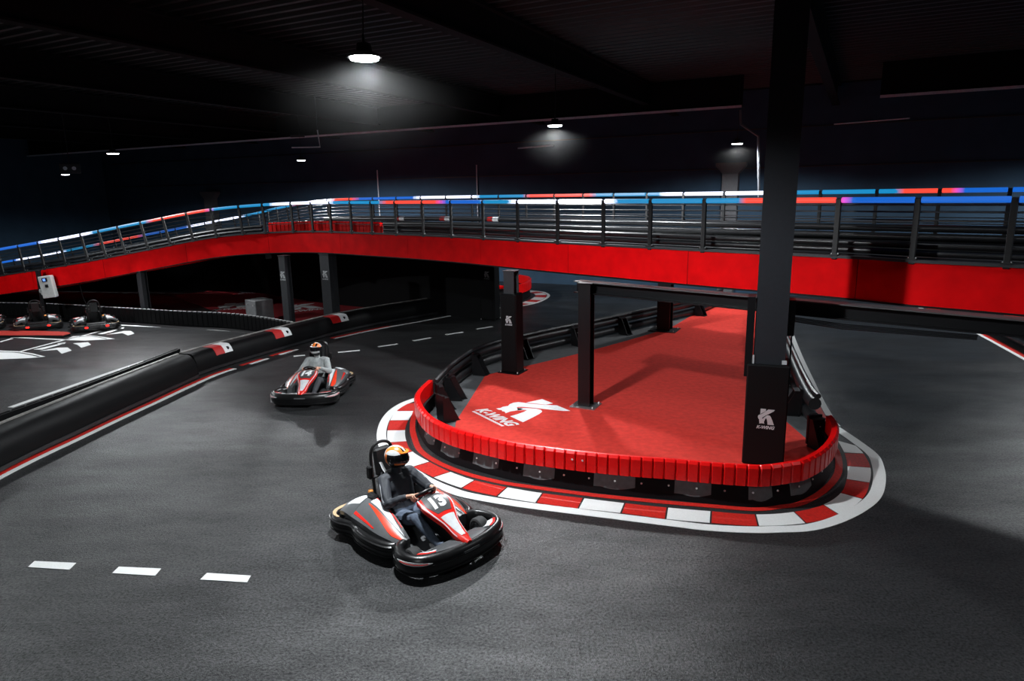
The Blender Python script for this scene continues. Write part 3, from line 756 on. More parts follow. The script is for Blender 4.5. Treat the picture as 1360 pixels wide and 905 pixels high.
# grey pipe highlight barrier pieces further along, behind the white line below the bridge
pp = catmull(px([(596, 409), (630, 404), (664, 399)]), 5)
pipe_barrier('pipe_barrier', 'grey black pipes lying along the barrier end below the bridge', offset(pp, .75), zs=(.2, .62), rr=.13, top=False, brackets=0)
# comb topped black block wall on the pit side
CB_ = catmull(px([(-20, 600), (0, 592), (60, 568), (120, 543), (180, 517.5), (240, 491)]), 6)
bw = block_barrier('block_barrier', 'black ribbed block barrier on the pit side of the long padded barrier', offset(CB_, .0), 0.004, .56, BLKPL, spacing=.30, outside=1, bandm=BLKPL)
# curved low black fence
FP = resample(catmull(px([(-60, 420.5), (0, 421), (60, 422.5), (113, 425.5), (160, 429), (240, 434.5), (293, 437), (325, 440), (353, 444), (372, 447.5), (398, 453)]), 8), .1)
fe = block_barrier('block_barrier', 'long curved black ribbed fence behind parked karts with pale top tabs', FP, .05, .5, BLKPL, spacing=.20, outside=-1, bandm=BLKPL)
LFp = arclen(FP); tab = MB().box((0, 0, 0), (.12, .05, .02)).mesh('top_tab', [mat('pale_tab', (.55, .55, .55), .5)], False)
n = int(LFp[-1]/.20); off = -rootloc(fe)
for i in range(n):
    q, d = at_s(FP, LFp, (i+.5)*LFp[-1]/n); link('top_tab', tab, fe, q+Vector((0, 0, .562))+Vector((d.y, -d.x, 0))*.03+off, math.atan2(d.y, d.x))
mb = MB(); sweep(mb, FP, [(-.25, .002), (0, .002), (0, .052), (-.2, .03)]); mb.build('foot', SKIRT, fe).location = off
# far small red barrier under the bridge
FR = resample(catmull(px([(652, 400), (668, 402), (684, 401.5), (697, 398), (704, 393), (702, 388), (690, 385)]), 6), .05)
frb = block_barrier('barrier_wall', 'small red ribbed barrier end far under the bridge', FR, .31, .38, REDPL, bandm=REDPL)
mb = MB(); sweep(mb, FR, [(-.01, .003), (.05, .32), (.10, .32), (.02, .003)]); mb.build('skirt', SKIRT, frb).location = -rootloc(frb)
# carpets under the bridge and at the far right
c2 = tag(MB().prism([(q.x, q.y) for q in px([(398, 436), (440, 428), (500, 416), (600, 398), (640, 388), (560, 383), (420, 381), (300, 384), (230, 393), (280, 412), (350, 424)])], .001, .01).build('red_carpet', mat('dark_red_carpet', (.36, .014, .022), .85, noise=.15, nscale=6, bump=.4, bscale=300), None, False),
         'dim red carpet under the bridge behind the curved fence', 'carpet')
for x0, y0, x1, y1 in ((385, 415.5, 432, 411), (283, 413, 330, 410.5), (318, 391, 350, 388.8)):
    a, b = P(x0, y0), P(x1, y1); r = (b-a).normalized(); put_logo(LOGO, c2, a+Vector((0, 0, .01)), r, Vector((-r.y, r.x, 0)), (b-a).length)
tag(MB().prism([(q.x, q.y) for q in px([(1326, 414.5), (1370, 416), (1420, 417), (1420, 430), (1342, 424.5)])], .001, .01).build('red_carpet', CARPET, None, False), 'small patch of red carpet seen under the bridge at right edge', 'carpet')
RB2 = offset(catmull(RF, 6), .5)
pipe_barrier('pipe_barrier', 'black pipe barrier behind the white line at the right edge', RB2, brackets=0, top=False, zs=(.13, .38), rr=.12)
# far dark barrier line under the bridge (continuation of the island row, left far)
# concrete block under the bridge
q = PD(346, 404, 23.6)
cb = thing('ballast_block', 'grey square ballast block under the bridge behind the fence', 'block', (q.x-.05, q.y, .01), -.75)
MB().box((0, 0, .40), (.78, .66, .78), bev=.02).build('body', mat('block_grey', (.14, .14, .145), .7, noise=.15, nscale=6), cb)
for dx in (-.2, .22): MB().box((dx, -.335, .62), (.05, .02, .05)).build('lifting_lug', BOLT, cb, False)

# ================================================================== LAMPS
LAMPM = mat('lamp_housing', (.04, .04, .042), .4, .5)
def lens_mat(i, e):
    return mat('lamp_lens_%d' % i, (.9, .9, .9), .4, emit=(.90, .97, 1.0), estr=e)
lamplabels = ['big bright round high bay lamp hanging nearest under the ceiling', 'round high bay lamp above the middle of the bridge', 'small round lamp above the grey wall pillar right of the bridge',
              'small far round lamp under the ceiling bracket left of centre', 'round lamp at upper left nearest the picture edge but one', 'smallest leftmost round lamp below the grey heater box']
for i, (x, y, z, e, cone) in enumerate(LAMPS):
    root = thing('ceiling_lamp', lamplabels[i] if i < len(lamplabels) else 'unseen round high bay lamp outside the picture', 'lamp', (x, y, z), group='round high bay ceiling lamps')
    MB().lathe([(.20, 0), (.205, .02), (.19, .035), (.10, .06), (.085, .16), (.0001, .17), (.0001, .10), (.08, .03), (.18, .012)], (0, 0, 0), 'Z', 28).build('housing', LAMPM, root)
    MB().lathe([(.0001, .005), (.178, .005), (.165, -.022), (.0001, -.03)], (0, 0, 0), 'Z', 28).build('lens', lens_mat(0, 14), root)
    MB().tube([(0, 0, .165), (0, 0, .26)], .018, 8).build('hook', LAMPM, root)
    MB().tube([(0, 0, .25), (.02, 0, .6), (-.01, 0, ZC-z-.05)], .008, 6).build('cable', LAMPM, root)
    ld = bpy.data.lights.new('lamp_light', 'SPOT'); ld.energy = e; ld.spot_size = math.radians(cone); ld.spot_blend = .35; ld.shadow_soft_size = .17; ld.color = (.92, .97, 1.0)
    lo = bpy.data.objects.new('lamp_light', ld); COL.objects.link(lo); lo.parent = root; lo.location = (0, 0, -.04)
# heater boxes / bracket on the beam
q = PD(93, 224, 30)
hb = thing('ceiling_heater', 'grey box heater hanging under the ceiling at upper left', 'heater', q, .5)
MB().box((0, 0, 0), (.75, .5, .4), bev=.03).build('body', GREYM, hb)
for dx in (-.16, .16): MB().lathe([(.0001, .02), (.08, .02), (.08, 0), (.0001, 0)], (dx, -.26, 0), 'Y', 12).build('vent', TRIMM, hb)
MB().tube([(0, 0, .2), (0, 0, ZC-q.z)], .015, 6).build('hanger', GREYM, hb)
q = PD(403, 190, 26)
br = thing('ceiling_bracket', 'thin metal frame bracket hanging from the cross beam', 'bracket', q)
MB().tube([(-.45, 0, -.15), (.6, 0, -.15), (.55, 0, .45)], .025, 6).build('frame', TRIMM, br)
MB().box((-.2, 0, .25), (.5, .1, .08)).build('clamp', GREYM, br, False)
MB().tube([(.55, 0, .45), (.55, 0, ZC-q.z)], .012, 6).build('hanger', GREYM, br)

# ================================================================== PIT
pf = px([(-40, 449), (50, 448.5), (84, 449), (94, 446.4), (90, 444.4), (52, 443), (-40, 442.6)])
plt = thing('pit_platform', 'low red platform mat in front of the parked karts', 'platform', (pf[1].x, pf[1].y, 0)); po = -rootloc(plt)
MB().prism([(q.x, q.y) for q in pf], .002, .07).build('base', BLKM, plt, False).location = po
MB().prism([(q.x, q.y) for q in pf], .07, .085).build('mat', PLAT, plt, False).location = po
q = PD(64, 380, 24.0)
ch = thing('charging_station', 'pale grey charging cabinet on a post above parked karts', 'cabinet', (q.x, q.y, .0), .12)
CHG = mat('cabinet_grey', (.42, .43, .42), .5)
mb = MB().box((-.32, .12, .95), (.12, .12, 1.9)); mb.build('post', BLKM, ch, False)
bodyz = 1.32
Rt = Matrix.Rotation(-.10, 3, 'Y')
MB().box((0, 0, bodyz), (.42, .24, .78), bev=.015, R=Rt).build('cabinet', CHG, ch)
MB().box(Vector((0, 0, bodyz))+Rt @ Vector((0, -.125, .26)), (.17, .02, .14), R=Rt).build('screen_frame', BLKM, ch, False)
MB().box(Vector((0, 0, bodyz))+Rt @ Vector((-.01, -.137, .26)), (.08, .006, .08), R=Rt).build('screen', mat('screen_blue', (.1, .2, .6), .3, emit=(.15, .35, 1), estr=1.2), ch, False)
MB().box(Vector((0, 0, bodyz))+Rt @ Vector((.02, -.125, .04)), (.10, .02, .11), R=Rt).build('socket', BLKM, ch, False)
for k, dz_ in enumerate((-.12, -.2, .1)): MB().ell((-.28+.05*k, -.02, bodyz+dz_-.02), (.035, .035, .08), 8, 6).build('plug', CHG, ch)
MB().tube([(-.3, 0, bodyz+.35), (-.1, .1, bodyz+.75), (.5, .1, bodyz+.85), (.95, .1, bodyz+.6), (1.05, .1, .9), (1.15, .1, .55)], .015, 6).build('cable', BLKM, ch)

# ================================================================== KARTS
KBLK = mat('kart_black_plastic', (.007, .007, .0075), .33, noise=.15, nscale=8, rvar=.08)
KGREY = mat('kart_grey_plastic', (.085, .088, .092), .36)
KWHT = mat('kart_white_gloss', (.66, .68, .70), .3)
KRED = mat('kart_red_gloss', (.72, .018, .012), .28)
KORG = mat('kart_orange_red', (.80, .045, .012), .3)
KPANEL = mat('kart_number_panel', (.07, .072, .075), .35)
KTAN = mat('kart_tan_insert', (.42, .29, .16), .6)
RUB = mat('tyre_rubber', (.025, .025, .026), .75, bump=.2, bscale=90)
RIM = mat('rim_metal', (.30, .30, .31), .35, .8)
SEATM = mat('seat_black', (.012, .012, .013), .45)
GREEN = mat('pedal_green', (.02, .22, .09), .35)
ORCAP = mat('orange_cap', (.85, .33, .08), .4)
DISP = mat('kart_display', (.02, .02, .02), .3, emit=(.7, .8, .9), estr=.6)
TAIL = mat('tail_light_red', (.5, .01, .01), .3, emit=(1, .012, .008), estr=4)
def mir(L): return [(a, -b) for a, b in L]
def lerp1(xs, ys, t):
    return float(np.interp(t, xs, ys))
class Surf:
    """ruled surface between two 3-D polylines"""
    def __init__(s, A, B, crown=0.): s.A = catmull(A, 8); s.B = catmull(B, 8); s.LA = arclen(s.A); s.LB = arclen(s.B); s.c = crown
    def at(s, u, v):
        a, _ = at_s(s.A, s.LA, u*s.LA[-1]); b, _ = at_s(s.B, s.LB, u*s.LB[-1]); q = a.lerp(b, v); q = q.copy(); q.z += s.c*4*v*(1-v); return q
    def patch(s, uv0, uv1, n=12, m_=5, off=.004, th=.006):
        """uv0(u)->(v range) as two lists of (u, v) boundaries; plate proud of the surface"""
        mb = MB(); u0, u1 = uv0[0][0], uv0[-1][0]; top = []; bot = []
        for i in range(n+1):
            u = u0+(u1-u0)*i/n; va = lerp1([q[0] for q in uv0], [q[1] for q in uv0], u); vb = lerp1([q[0] for q in uv1], [q[1] for q in uv1], u)
            rt = [s.at(u, va+(vb-va)*j/m_) for j in range(m_+1)]
            top.append([q+Vector((0, 0, off)) for q in rt]); bot.append([q+Vector((0, 0, off-th)) for q in rt])
        return mb.loft([t+b[::-1] for t, b in zip(top, bot)])
    def body(s, zb, n=16, m_=6):
        rings = []
        for i in range(n+1):
            rt = [s.at(i/n, j/m_) for j in range(m_+1)]
            rings.append(rt+[Vector((q.x, q.y, zb(q))) for q in rt[::-1]])
        return MB().loft(rings)

FB = [(.34, -.48), (.40, -.595), (.54, -.665), (.70, -.67), (.84, -.585), (.925, -.40), (.965, -.20), (.975, 0)]
FBP = catmull(FB+mir(FB[:-1])[::-1], 6)
SB = [(.335, .565), (.27, .63), (.10, .675), (-.10, .685), (-.28, .665), (-.40, .63), (-.50, .64), (-.62, .685), (-.76, .69), (-.87, .645), (-.94, .54), (-.955, .44)]
SBPL = catmull(SB, 6); SBPR = catmull(mir(SB)[::-1], 6)
RBK = catmull([(-.955, .44), (-.965, .2), (-.965, 0), (-.965, -.2), (-.955, -.44)], 5)
BPROF = [(.01, .035), (-.028, .085), (-.03, .19), (-.012, .255), (.028, .28), (.07, .268), (.085, .22), (.065, .05)]
SPROF = [(.01, .045), (-.02, .08), (-.022, .17), (-.006, .225), (.03, .245), (.062, .235), (.075, .19), (.06, .06)]
def band_patch(path, prof, s0, s1, va, vb, off=.004):
    """thin plate on the outer face of a swept profile, z from va to vb"""
    L = arclen(path); pp = sub(path, s0, s1, .03); ns = normals(pp)
    def o_at(z): return lerp1([q[1] for q in prof[:5]], [q[0] for q in prof[:5]], z)
    rings = []
    for i, (q, n) in enumerate(zip(pp, ns)):
        t = i/(len(pp)-1); a, b = va(t), vb(t)
        if b-a < .004: b = a+.004
        rings.append([q+n*(o_at(a+(b-a)*j/2)-off)+Vector((0, 0, a+(b-a)*j/2)) for j in range(3)]+[q+n*(o_at(a+(b-a)*j/2)+.006)+Vector((0, 0, a+(b-a)*j/2)) for j in (2, 1, 0)])
    return MB().loft(rings)

def make_wheel(root, x, y, r, w):
    t = w/2; pr = [(r*.55, -t*.9), (r*.8, -t), (r*.95, -t*.85), (r, -t*.6), (r, t*.6), (r*.95, t*.85), (r*.8, t), (r*.55, t*.9)]
    o = link('wheel', MB().lathe(pr, (0, 0, 0), 'Y', 28).mesh('tyre', [RUB]), root, (x, y, r))
    rm = MB().lathe([(r*.56, -t*.88), (r*.5, -t*.5), (r*.2, -t*.35), (r*.2, t*.35), (r*.5, t*.5), (r*.56, t*.88)], (0, 0, 0), 'Y', 20)
    rm.lathe([(.0001, -t*.95), (.028, -t*.95), (.028, t*.95), (.0001, t*.95)], (0, 0, 0), 'Y', 10)
    rm.build('rim', RIM, o)
    return o

CWH, NW = Vector((.165, 0, .585)), Vector((-.70, 0, .714)).normalized()
EW = Vector((.714, 0, .70)).normalized()
def make_kart(name, label, number=None, tails=False):
    k = thing(name, label, 'go-kart')
    # chassis
    MB().prism([(-.58, -.34), (-.58, .34), (.2, .36), (.55, .27), (.86, .22), (.86, -.22), (.55, -.27), (.2, -.36)], .05, .065).build('floor_tray', KGREY, k, False)
    for s in (-1, 1):
        MB().tube(catmull([(-.85, s*.34, .09), (-.3, s*.36, .085), (.25, s*.38, .085), (.55, s*.28, .085), (.88, s*.22, .12)], 4), .016, 8).build('chassis_tube', RIM, k)
    MB().tube([(-.55, -.56, .14), (-.55, .56, .14)], .02, 8).build('rear_axle', RIM, k)
    MB().tube([(.58, -.46, .13), (.58, .46, .13)], .014, 8).build('front_axle', RIM, k)
    for s in (-1, 1):
        make_wheel(k, .585, s*.49, .128, .13); make_wheel(k, -.56, s*.51, .14, .19)
    # bumpers
    mb = MB(); sweep(mb, FBP, BPROF); f = mb.build('front_bumper', KBLK, k, ang=60)
    for z in (.075, .17):
        mb = MB(); sweep(mb, FBP, [(-.036, z), (-.036, z+.012), (-.02, z+.02), (-.02, z-.008)]); mb.build('bumper_ridge', KBLK, f)
    LFb = arclen(FBP)[-1]
    lens = lambda t: .027*math.sin(PI*t)**.6
    for c0, c1 in ((.13*LFb, .30*LFb), (.70*LFb, .87*LFb)):
        o = band_patch(FBP, BPROF, c0, c1, lambda t: .205-lens(t)*.5, lambda t: .205+lens(t)*.8).build('bumper_sticker', KWHT, f)
        band_patch(FBP, BPROF, c0+.05, c1-.05, lambda t: .202, lambda t: .209, .007).build('sticker_line', KRED, f)
    band_patch(FBP, BPROF, LFb*.455, LFb*.545, lambda t: .19, lambda t: .215).build('bumper_sticker', KGREY, f)
    for path in (SBPL, SBPR):
        mb = MB(); sweep(mb, path, SPROF); sbm = mb.build('side_bumper', KBLK, k, ang=60)
        for z in (.09, .145, .20):
            mb = MB(); sweep(mb, path[3:-3], [(-.030, z), (-.030, z+.010), (-.012, z+.018), (-.012, z-.008)]); mb.build('bumper_ridge', KBLK, sbm)
    mb = MB(); sweep(mb, RBK, SPROF); mb.build('rear_bumper', KBLK, k, ang=60)
    for s in (-1, 1):   # tan inserts of the rear corners
        pth = catmull([(-.70, s*.635), (-.80, s*.625), (-.87, s*.57), (-.90, s*.48), (-.905, s*.36)], 5)
        if s < 0: pth = pth[::-1]
        mb = MB(); sweep(mb, pth, [(-.035, .20), (.005, .20), (.005, .242), (-.035, .25)]); mb.build('bumper_insert', KTAN, k)
    # nose deck between bumper and fairing
    for s in (-1, 1):
        A = [(.93, s*.02, .272), (.915, s*.22, .272), (.87, s*.40, .262)]; B = [(.74, s*.02, .25), (.72, s*.16, .245), (.69, s*.30, .225)]
        sf = Surf(A, B, .01); sf.body(lambda q: q.z-.03).build('nose_deck', KGREY, k, ang=60)
        A = [(.875, s*.41, .285), (.84, s*.50, .285), (.76, s*.585, .28)]; B = [(.80, s*.34, .262), (.775, s*.42, .262), (.72, s*.49, .255)]
        sf = Surf(A, B, .006); o = sf.body(lambda q: q.z-.02).build('corner_panel', KWHT, k, ang=60)
        sf.patch([(0, .0), (1, 0)], [(0, .22), (1, .35)]).build('corner_stripe', KRED, o)
    # side pods
    for s in (-1, 1):
        A = [(-.50, s*.275, .47), (-.22, s*.29, .45), (.05, s*.32, .365), (.36, s*.37, .235)]; B = [(-.50, s*.60, .30), (-.22, s*.615, .30), (.06, s*.60, .265), (.40, s*.50, .205)]
        sf = Surf(A, B, .03)
        pod = sf.body(lambda q: .10).build('side_pod', KGREY, k, ang=45)
        sf.patch([(.12, .06), (.5, .10), (.93, .30)], [(.12, .30), (.5, .33), (.93, .38)]).build('pod_blade', KWHT, pod)
        sf.patch([(.08, .02), (.8, .06)], [(.08, .045), (.8, .12)]).build('pod_line', KRED, pod)
        sf.patch([(.12, .37), (.55, .40), (.8, .46), (1, .62)], [(.12, .40), (.55, .62), (.8, .84), (1, .72)]).build('pod_blade', KORG, pod)
        sf.patch([(.02, .80), (.5, .90)], [(.02, .90), (.5, .94)]).build('pod_line', KRED, pod)
        sf.patch([(.60, .10), (.97, .32)], [(.60, .12), (.97, .35)], off=.006).build('pod_line', KBLK, pod)
        A = [(-.50, s*.28, .465), (-.62, s*.30, .43), (-.74, s*.34, .36)]; B = [(-.50, s*.60, .30), (-.62, s*.615, .325), (-.74, s*.60, .30)]
        sf = Surf(A, B, .035); rf_ = sf.body(lambda q: q.z-.05).build('rear_fairing', KGREY, k, ang=45)
        sf.patch([(.05, .12), (.75, .05)], [(.05, .55), (.75, .72)]).build('fairing_panel', KWHT, rf_)
        MB().box((-.46, s*.30, .46), (.16, .09, .08), bev=.02).build('pod_latch', KBLK, k)
        MB().ell((-.30, s*.66, .235), (.03, .012, .03), 8, 6).build('pod_screw', BOLT, k)
    # steering fairing
    xs = [.20, .27, .43, .57, .66, .80, .96]; zs = [.545, .60, .565, .485, .425, .345, .285]; hw = [.13, .185, .205, .15, .105, .085, .045]
    A = [(x, -h, z-.02) for x, z, h in zip(xs, zs, hw)]; B = [(x, h, z-.02) for x, z, h in zip(xs, zs, hw)]
    sf = Surf(A, B, .03)
    fa_ = sf.body(lambda q: q.z-.045).build('fairing', KRED, k, ang=45)
    sf.patch([(.10, .16), (.30, .10), (.46, .20)], [(.10, .84), (.30, .90), (.46, .80)]).build('number_panel', KPANEL, fa_)
    sf.patch([(.52, .16), (.62, .14), (.88, .30)], [(.52, .84), (.62, .86), (.88, .70)]).build('fairing_tongue', KWHT, fa_)
    for e0, e1 in ((.02, .06), (.94, .98)): sf.patch([(.1, e0), (.85, e0)], [(.1, e1), (.85, e1)]).build('fairing_edge_line', KWHT, fa_)
    rings = []
    for x, z, h in zip(xs[1:], zs[1:], hw[1:]): rings.append([Vector((x, -h*.85, z-.06)), Vector((x, h*.85, z-.06)), Vector((x-.02, h*.6, max(.08, z-.26))), Vector((x-.02, -h*.6, max(.08, z-.26)))])
    MB().loft(rings).build('fairing_support', KBLK, k, ang=30)
    if number:
        c = sf.at(.285, .5); c2_ = sf.at(.22, .5); up = (c2_-c).normalized(); r = Vector((0, 1, 0)); n = r.cross(up)
        me = text_mesh(number, .225, .012, .12)
        bm = bmesh.new(); bm.from_mesh(me); bmesh.ops.triangulate(bm, faces=bm.faces[:]); bmesh.ops.subdivide_edges(bm, edges=bm.edges[:], cuts=2, use_grid_fill=True); bm.to_mesh(me); bm.free()
        wx = [v.co.x for v in me.vertices]; hy = [v.co.y for v in me.vertices]; cx, cy = (max(wx)+min(wx))/2, (max(hy)+min(hy))/2
        Lm = (sf.at(.45, .5)-sf.at(.12, .5)).length/.33
        for v in me.vertices:
            u = .285-(v.co.y-cy)/Lm; wloc = (sf.at(u, 1)-sf.at(u, 0)).length; v.co = sf.at(u, .5+(v.co.x-cx)/wloc)+Vector((.003, 0, .008))
        me.materials.append(LOGOP); me.update(); o = link('number', me, fa_)
        o['label'] = 'white racing number '+number
    # steering
    MB().tube([(.55, 0, .20), CWH], .014, 8).build('steering_column', RIM, k)
    ring = [CWH+(Vector((0, 1, 0))*math.cos(a)+EW*math.sin(a))*.135 for a in [2*PI*i/28 for i in range(28)]]
    st = MB().tube(ring, .017, 8, True).build('steering_wheel', SEATM, k)
    mb = MB()
    for a in (0.2, PI-.2, 1.5*PI): mb.tube([CWH, CWH+(Vector((0, 1, 0))*math.cos(a)+EW*math.sin(a))*.13], .012, 6)
    mb.build('spokes', KBLK, st)
    R = Matrix((EW, (0, 1, 0), NW)).transposed()
    if abs(R.determinant()+1) < .1: R = Matrix((EW, (0, -1, 0), NW)).transposed()
    MB().box(CWH+NW*.02, (.07, .11, .03), R=R, bev=.006).build('wheel_hub', KBLK, st)
    MB().box(CWH+NW*.037, (.035, .07, .006), R=R).build('display', DISP, st)
    # seat
    cl = [(.10, .21), (-.04, .145), (-.20, .13), (-.33, .19), (-.42, .33), (-.47, .48), (-.51, .62), (-.53, .70)]; wd = [.15, .20, .215, .215, .21, .20, .17, .12]; rs = [.05, .09, .13, .16, .17, .13, .08, .03]
    cl3 = [Vector((a, 0, b)) for a, b in cl]; rings = []
    for i, q in enumerate(cl3):
        t = (cl3[min(i+1, 7)]-cl3[max(i-1, 0)]).normalized(); nn = Vector((-t.z, 0, t.x)); nn = nn if nn.dot(Vector((.6, 0, .8))) > 0 else -nn
        top = [q+Vector((0, wd[i]*j/5, 0))+nn*rs[i]*abs(j/5)**2.5 for j in range(-5, 6)]
        rings.append(top+[v-nn*.022+Vector((0, .012*(1 if v.y > 0 else -1), 0)) for v in top[::-1]])
    MB().loft(rings).build('seat', SEATM, k, ang=50)
    # roll hoop with headrest
    hp = [(-.56, -.18, .22), (-.62, -.175, .55), (-.67, -.165, .86), (-.685, -.12, .99), (-.69, 0, 1.03)]
    hpp = catmull(hp+[(a, -b, c) for a, b, c in hp[:-1]][::-1], 5)
    MB().tube(hpp, .02, 8).build('roll_hoop', KBLK, k)
    MB().box((-.655, 0, .79), (.07, .25, .36), bev=.03, R=Matrix.Rotation(-.14, 3, 'Y')).build('headrest', SEATM, k)
    MB().tube([(-.62, -.17, .62), (-.62, .17, .62)], .014, 6).build('hoop_bar', KBLK, k)
    for s in (-1, 1):
        MB().box((-.63, s*.215, .70), (.08, .06, .17), bev=.015).build('hoop_box', KBLK, k)
        MB().tube([(-.56, s*.17, .30), (-.80, s*.20, .20)], .014, 6).build('hoop_stay', KBLK, k)
        MB().tube(catmull([(-.60, s*.07, .80), (-.50, s*.09, .735), (-.42, s*.10, .70)], 4), .014, 6, sq=(.4, 1.6)).build('harness_strap', SEATM, k)
        MB().box((.70, s*.15, .17), (.015, .09, .14), bev=.004, R=Matrix.Rotation(.45, 3, 'Y')).build('pedal', GREEN, k)
        MB().tube([(.66, s*.15, .10), (.78, s*.15, .08), (.80, s*.10, .16)], .011, 6).build('pedal_arm', GREEN, k)
    MB().box((-.78, 0, .20), (.26, .60, .20), bev=.03).build('battery_box', KBLK, k)
    MB().box((-.30, .24, .20), (.42, .09, .20), bev=.02).build('battery_box', KBLK, k)
    MB().box((-.30, -.24, .20), (.42, .09, .20), bev=.02).build('battery_box', KBLK, k)
    MB().ell((-.60, -.24, .47), (.035, .035, .03), 10, 6).build('filler_cap', ORCAP, k)
    if tails:
        for s in (-1, 1): MB().ell((-.985, s*.30, .17), (.02, .055, .03), 10, 6).build('tail_light', TAIL, k)
    return k
k13 = make_kart('go_kart', 'red white and grey kart number 13 nearest the camera', '13')
k13.location = (-1.26, 8.00, .006); k13.rotation_euler.z = math.radians(-45); k13.scale = (1.06,)*3
k14 = make_kart('go_kart', 'red and white kart number 14 coming down the track further back', '14')
k14.location = (-4.40, 14.47, .006); k14.rotation_euler.z = math.radians(-91); k14.scale = (1.02,)*3
pk = make_kart('go_kart', 'empty parked dark kart with red tail lights nearest the curved fence line', None, True)
KP = [((130, 441), 'empty parked kart with red tail lights at the right of the pit row'), ((52, 440.5), 'empty parked kart with red tail lights under the charging cabinet'), ((-26, 441), 'empty parked kart cut by the left picture edge')]
for i, (q, lab) in enumerate(KP):
    o = pk if i == 0 else copy_tree(pk)
    t = P(*q); hd = math.radians(125)
    o.location = (t.x+.97*math.cos(hd), t.y+.97*math.sin(hd), .004); o.rotation_euler.z = hd
    o['label'] = lab; o['group'] = 'parked karts in the pit'

# ================================================================== DRIVERS
def limb(mb, a, b, ra, rb, n=12):
    a, b = Vector(a), Vector(b); d = (b-a); pts = []; rr = []
    for t in (0, .33, .67, 1): pts.append(a+d*t); rr.append(ra+(rb-ra)*t)
    mb.tube(pts, rr, n); mb.ell(a, (ra*.99,)*3, n, 8); mb.ell(b, (rb*.99,)*3, n, 8)
def make_body(shift=0.):
    mb = MB(); caps = []
    def L(a, b, ra, rb, m): limb(mb, a, b, ra, rb); caps.append((Vector(a), Vector(b), ra, rb, m))
    J, T, SK, CL = 0, 1, 2, 3
    # torso: pelvis, belly, chest, shoulders
    mb.tube([(-.20, 0, .16), (-.24, 0, .25), (-.29, 0, .38), (-.345, 0, .52), (-.375, 0, .63), (-.385, 0, .70)], [.12, .160, .160, .175, .172, .105], 20, sq=[(.85, 1.05), (.9, 1.1), (.85, 1.1), (.82, 1.18), (.75, 1.25), (.8, 1.2)])
    caps.append((Vector((-.29, 0, .38)), Vector((-.375, 0, .66)), .15, .16, J)); caps.append((Vector((-.18, 0, .17)), Vector((-.24, 0, .27)), .13, .12, T))
    L((-.38, 0, .66), (-.375, 0, .80), .068, .06, CL)
    mb.ell((-.36, 0, .92), (.10, .078, .115), 16, 12); caps.append((Vector((-.36, 0, .88)), Vector((-.36, 0, .95)), .09, .09, SK))
    mb.ell((-.26, 0, .905), (.022, .015, .022), 8, 6)
    for s in (-1, 1):
        sh, el = Vector((-.37, s*.195, .665)), Vector((-.13, s*.315, .475))
        rho = Vector((0, s, 0)); th = .12+shift*s; rho = (rho*math.cos(th)+EW*math.sin(th)); tau = (EW*math.cos(th)-Vector((0, s, 0))*math.sin(th))
        rim = CWH+rho*.135; wr = rim+NW*.045+rho*.035-tau*.05+Vector((-.03, 0, 0))
        L(sh-Vector((0, s*.08, -.005)), sh, .080, .078, J); L(sh, el, .077, .060, J); L(el, wr.lerp(el, .14), .060, .041, J)
        palm = rim+NW*.034+rho*.016
        L(wr, palm, .026, .026, SK)
        for k in range(4):
            o = rim+tau*(k-1.5)*.0235; ln = (.92, 1.05, 1., .8)[k]
            pts = [o+NW*.034+rho*.012, o+NW*.018+rho*.034*ln, o-NW*.012+rho*.032*ln, o-NW*.030+rho*.006, o-NW*.020-rho*.016*ln]
            for a, b, r0, r1 in zip(pts, pts[1:], (.0098, .0092, .0088, .0084), (.0092, .0088, .0084, .0074)): L(a, b, r0, r1, SK)
        tb = palm-rho*.012+tau*.006; tm = rim+NW*.030-rho*.022+tau*.026; tt = rim+NW*.022-rho*.030+tau*.052
        L(tb, tm, .0125, .0115, SK); L(tm, tt, .0115, .0095, SK)
        hip, kn, an = Vector((-.16, s*.095, .215)), Vector((.245, s*.185, .375)), Vector((.595, s*.155, .165))
        L(hip, hip.lerp(kn, .55), .098, .086, T); L(hip.lerp(kn, .5), kn, .086, .064, T); L(kn, kn.lerp(an, .35), .064, .062, T); L(kn.lerp(an, .35), an, .062, .044, T)
        L(an, an+Vector((.075, 0, .03)), .036, .03, T)
    me = mb.mesh('body_raw', [BLKM]); o = link('body_raw', me)
    md = o.modifiers.new('r', 'REMESH'); md.mode = 'VOXEL'; md.voxel_size = .005
    sm = o.modifiers.new('s', 'SMOOTH'); sm.iterations = 3; sm.factor = .5
    dg = bpy.context.evaluated_depsgraph_get(); out = bpy.data.meshes.new_from_object(o.evaluated_get(dg)); bpy.data.objects.remove(o)
    n = len(out.polygons); cen = np.empty(n*3); out.polygons.foreach_get('center', cen); cen = cen.reshape(-1, 3)
    best = np.full(n, 1e9); mi = np.zeros(n, dtype=np.int32)
    for a, b, ra, rb, m in caps:
        a_, d = np.array(a), np.array(b-a); t = np.clip(((cen-a_) @ d)/(d @ d), 0, 1); dist = np.linalg.norm(cen-a_-t[:, None]*d, axis=1)-(ra+(rb-ra)*t)
        k = dist < best; best[k] = dist[k]; mi[k] = m
    # cloth folds on jacket and trousers: gentle displacement
    nv = len(out.vertices); co = np.empty(nv*3); out.vertices.foreach_get('co', co); co = co.reshape(-1, 3); no = np.empty(nv*3); out.vertices.foreach_get('normal', no); no = no.reshape(-1, 3)
    hand = (co[:, 0] > .02) & (co[:, 2] > .46)
    amp = np.where(hand, 0, .0045)
    w_ = np.sin(co[:, 0]*38+co[:, 2]*55+3*np.sin(co[:, 1]*17))*.6+np.sin(co[:, 1]*47-co[:, 2]*31+2*np.sin(co[:, 0]*23))*.4
    co = co+no*(amp*w_)[:, None]; out.vertices.foreach_set('co', co.ravel())
    out.materials.clear()
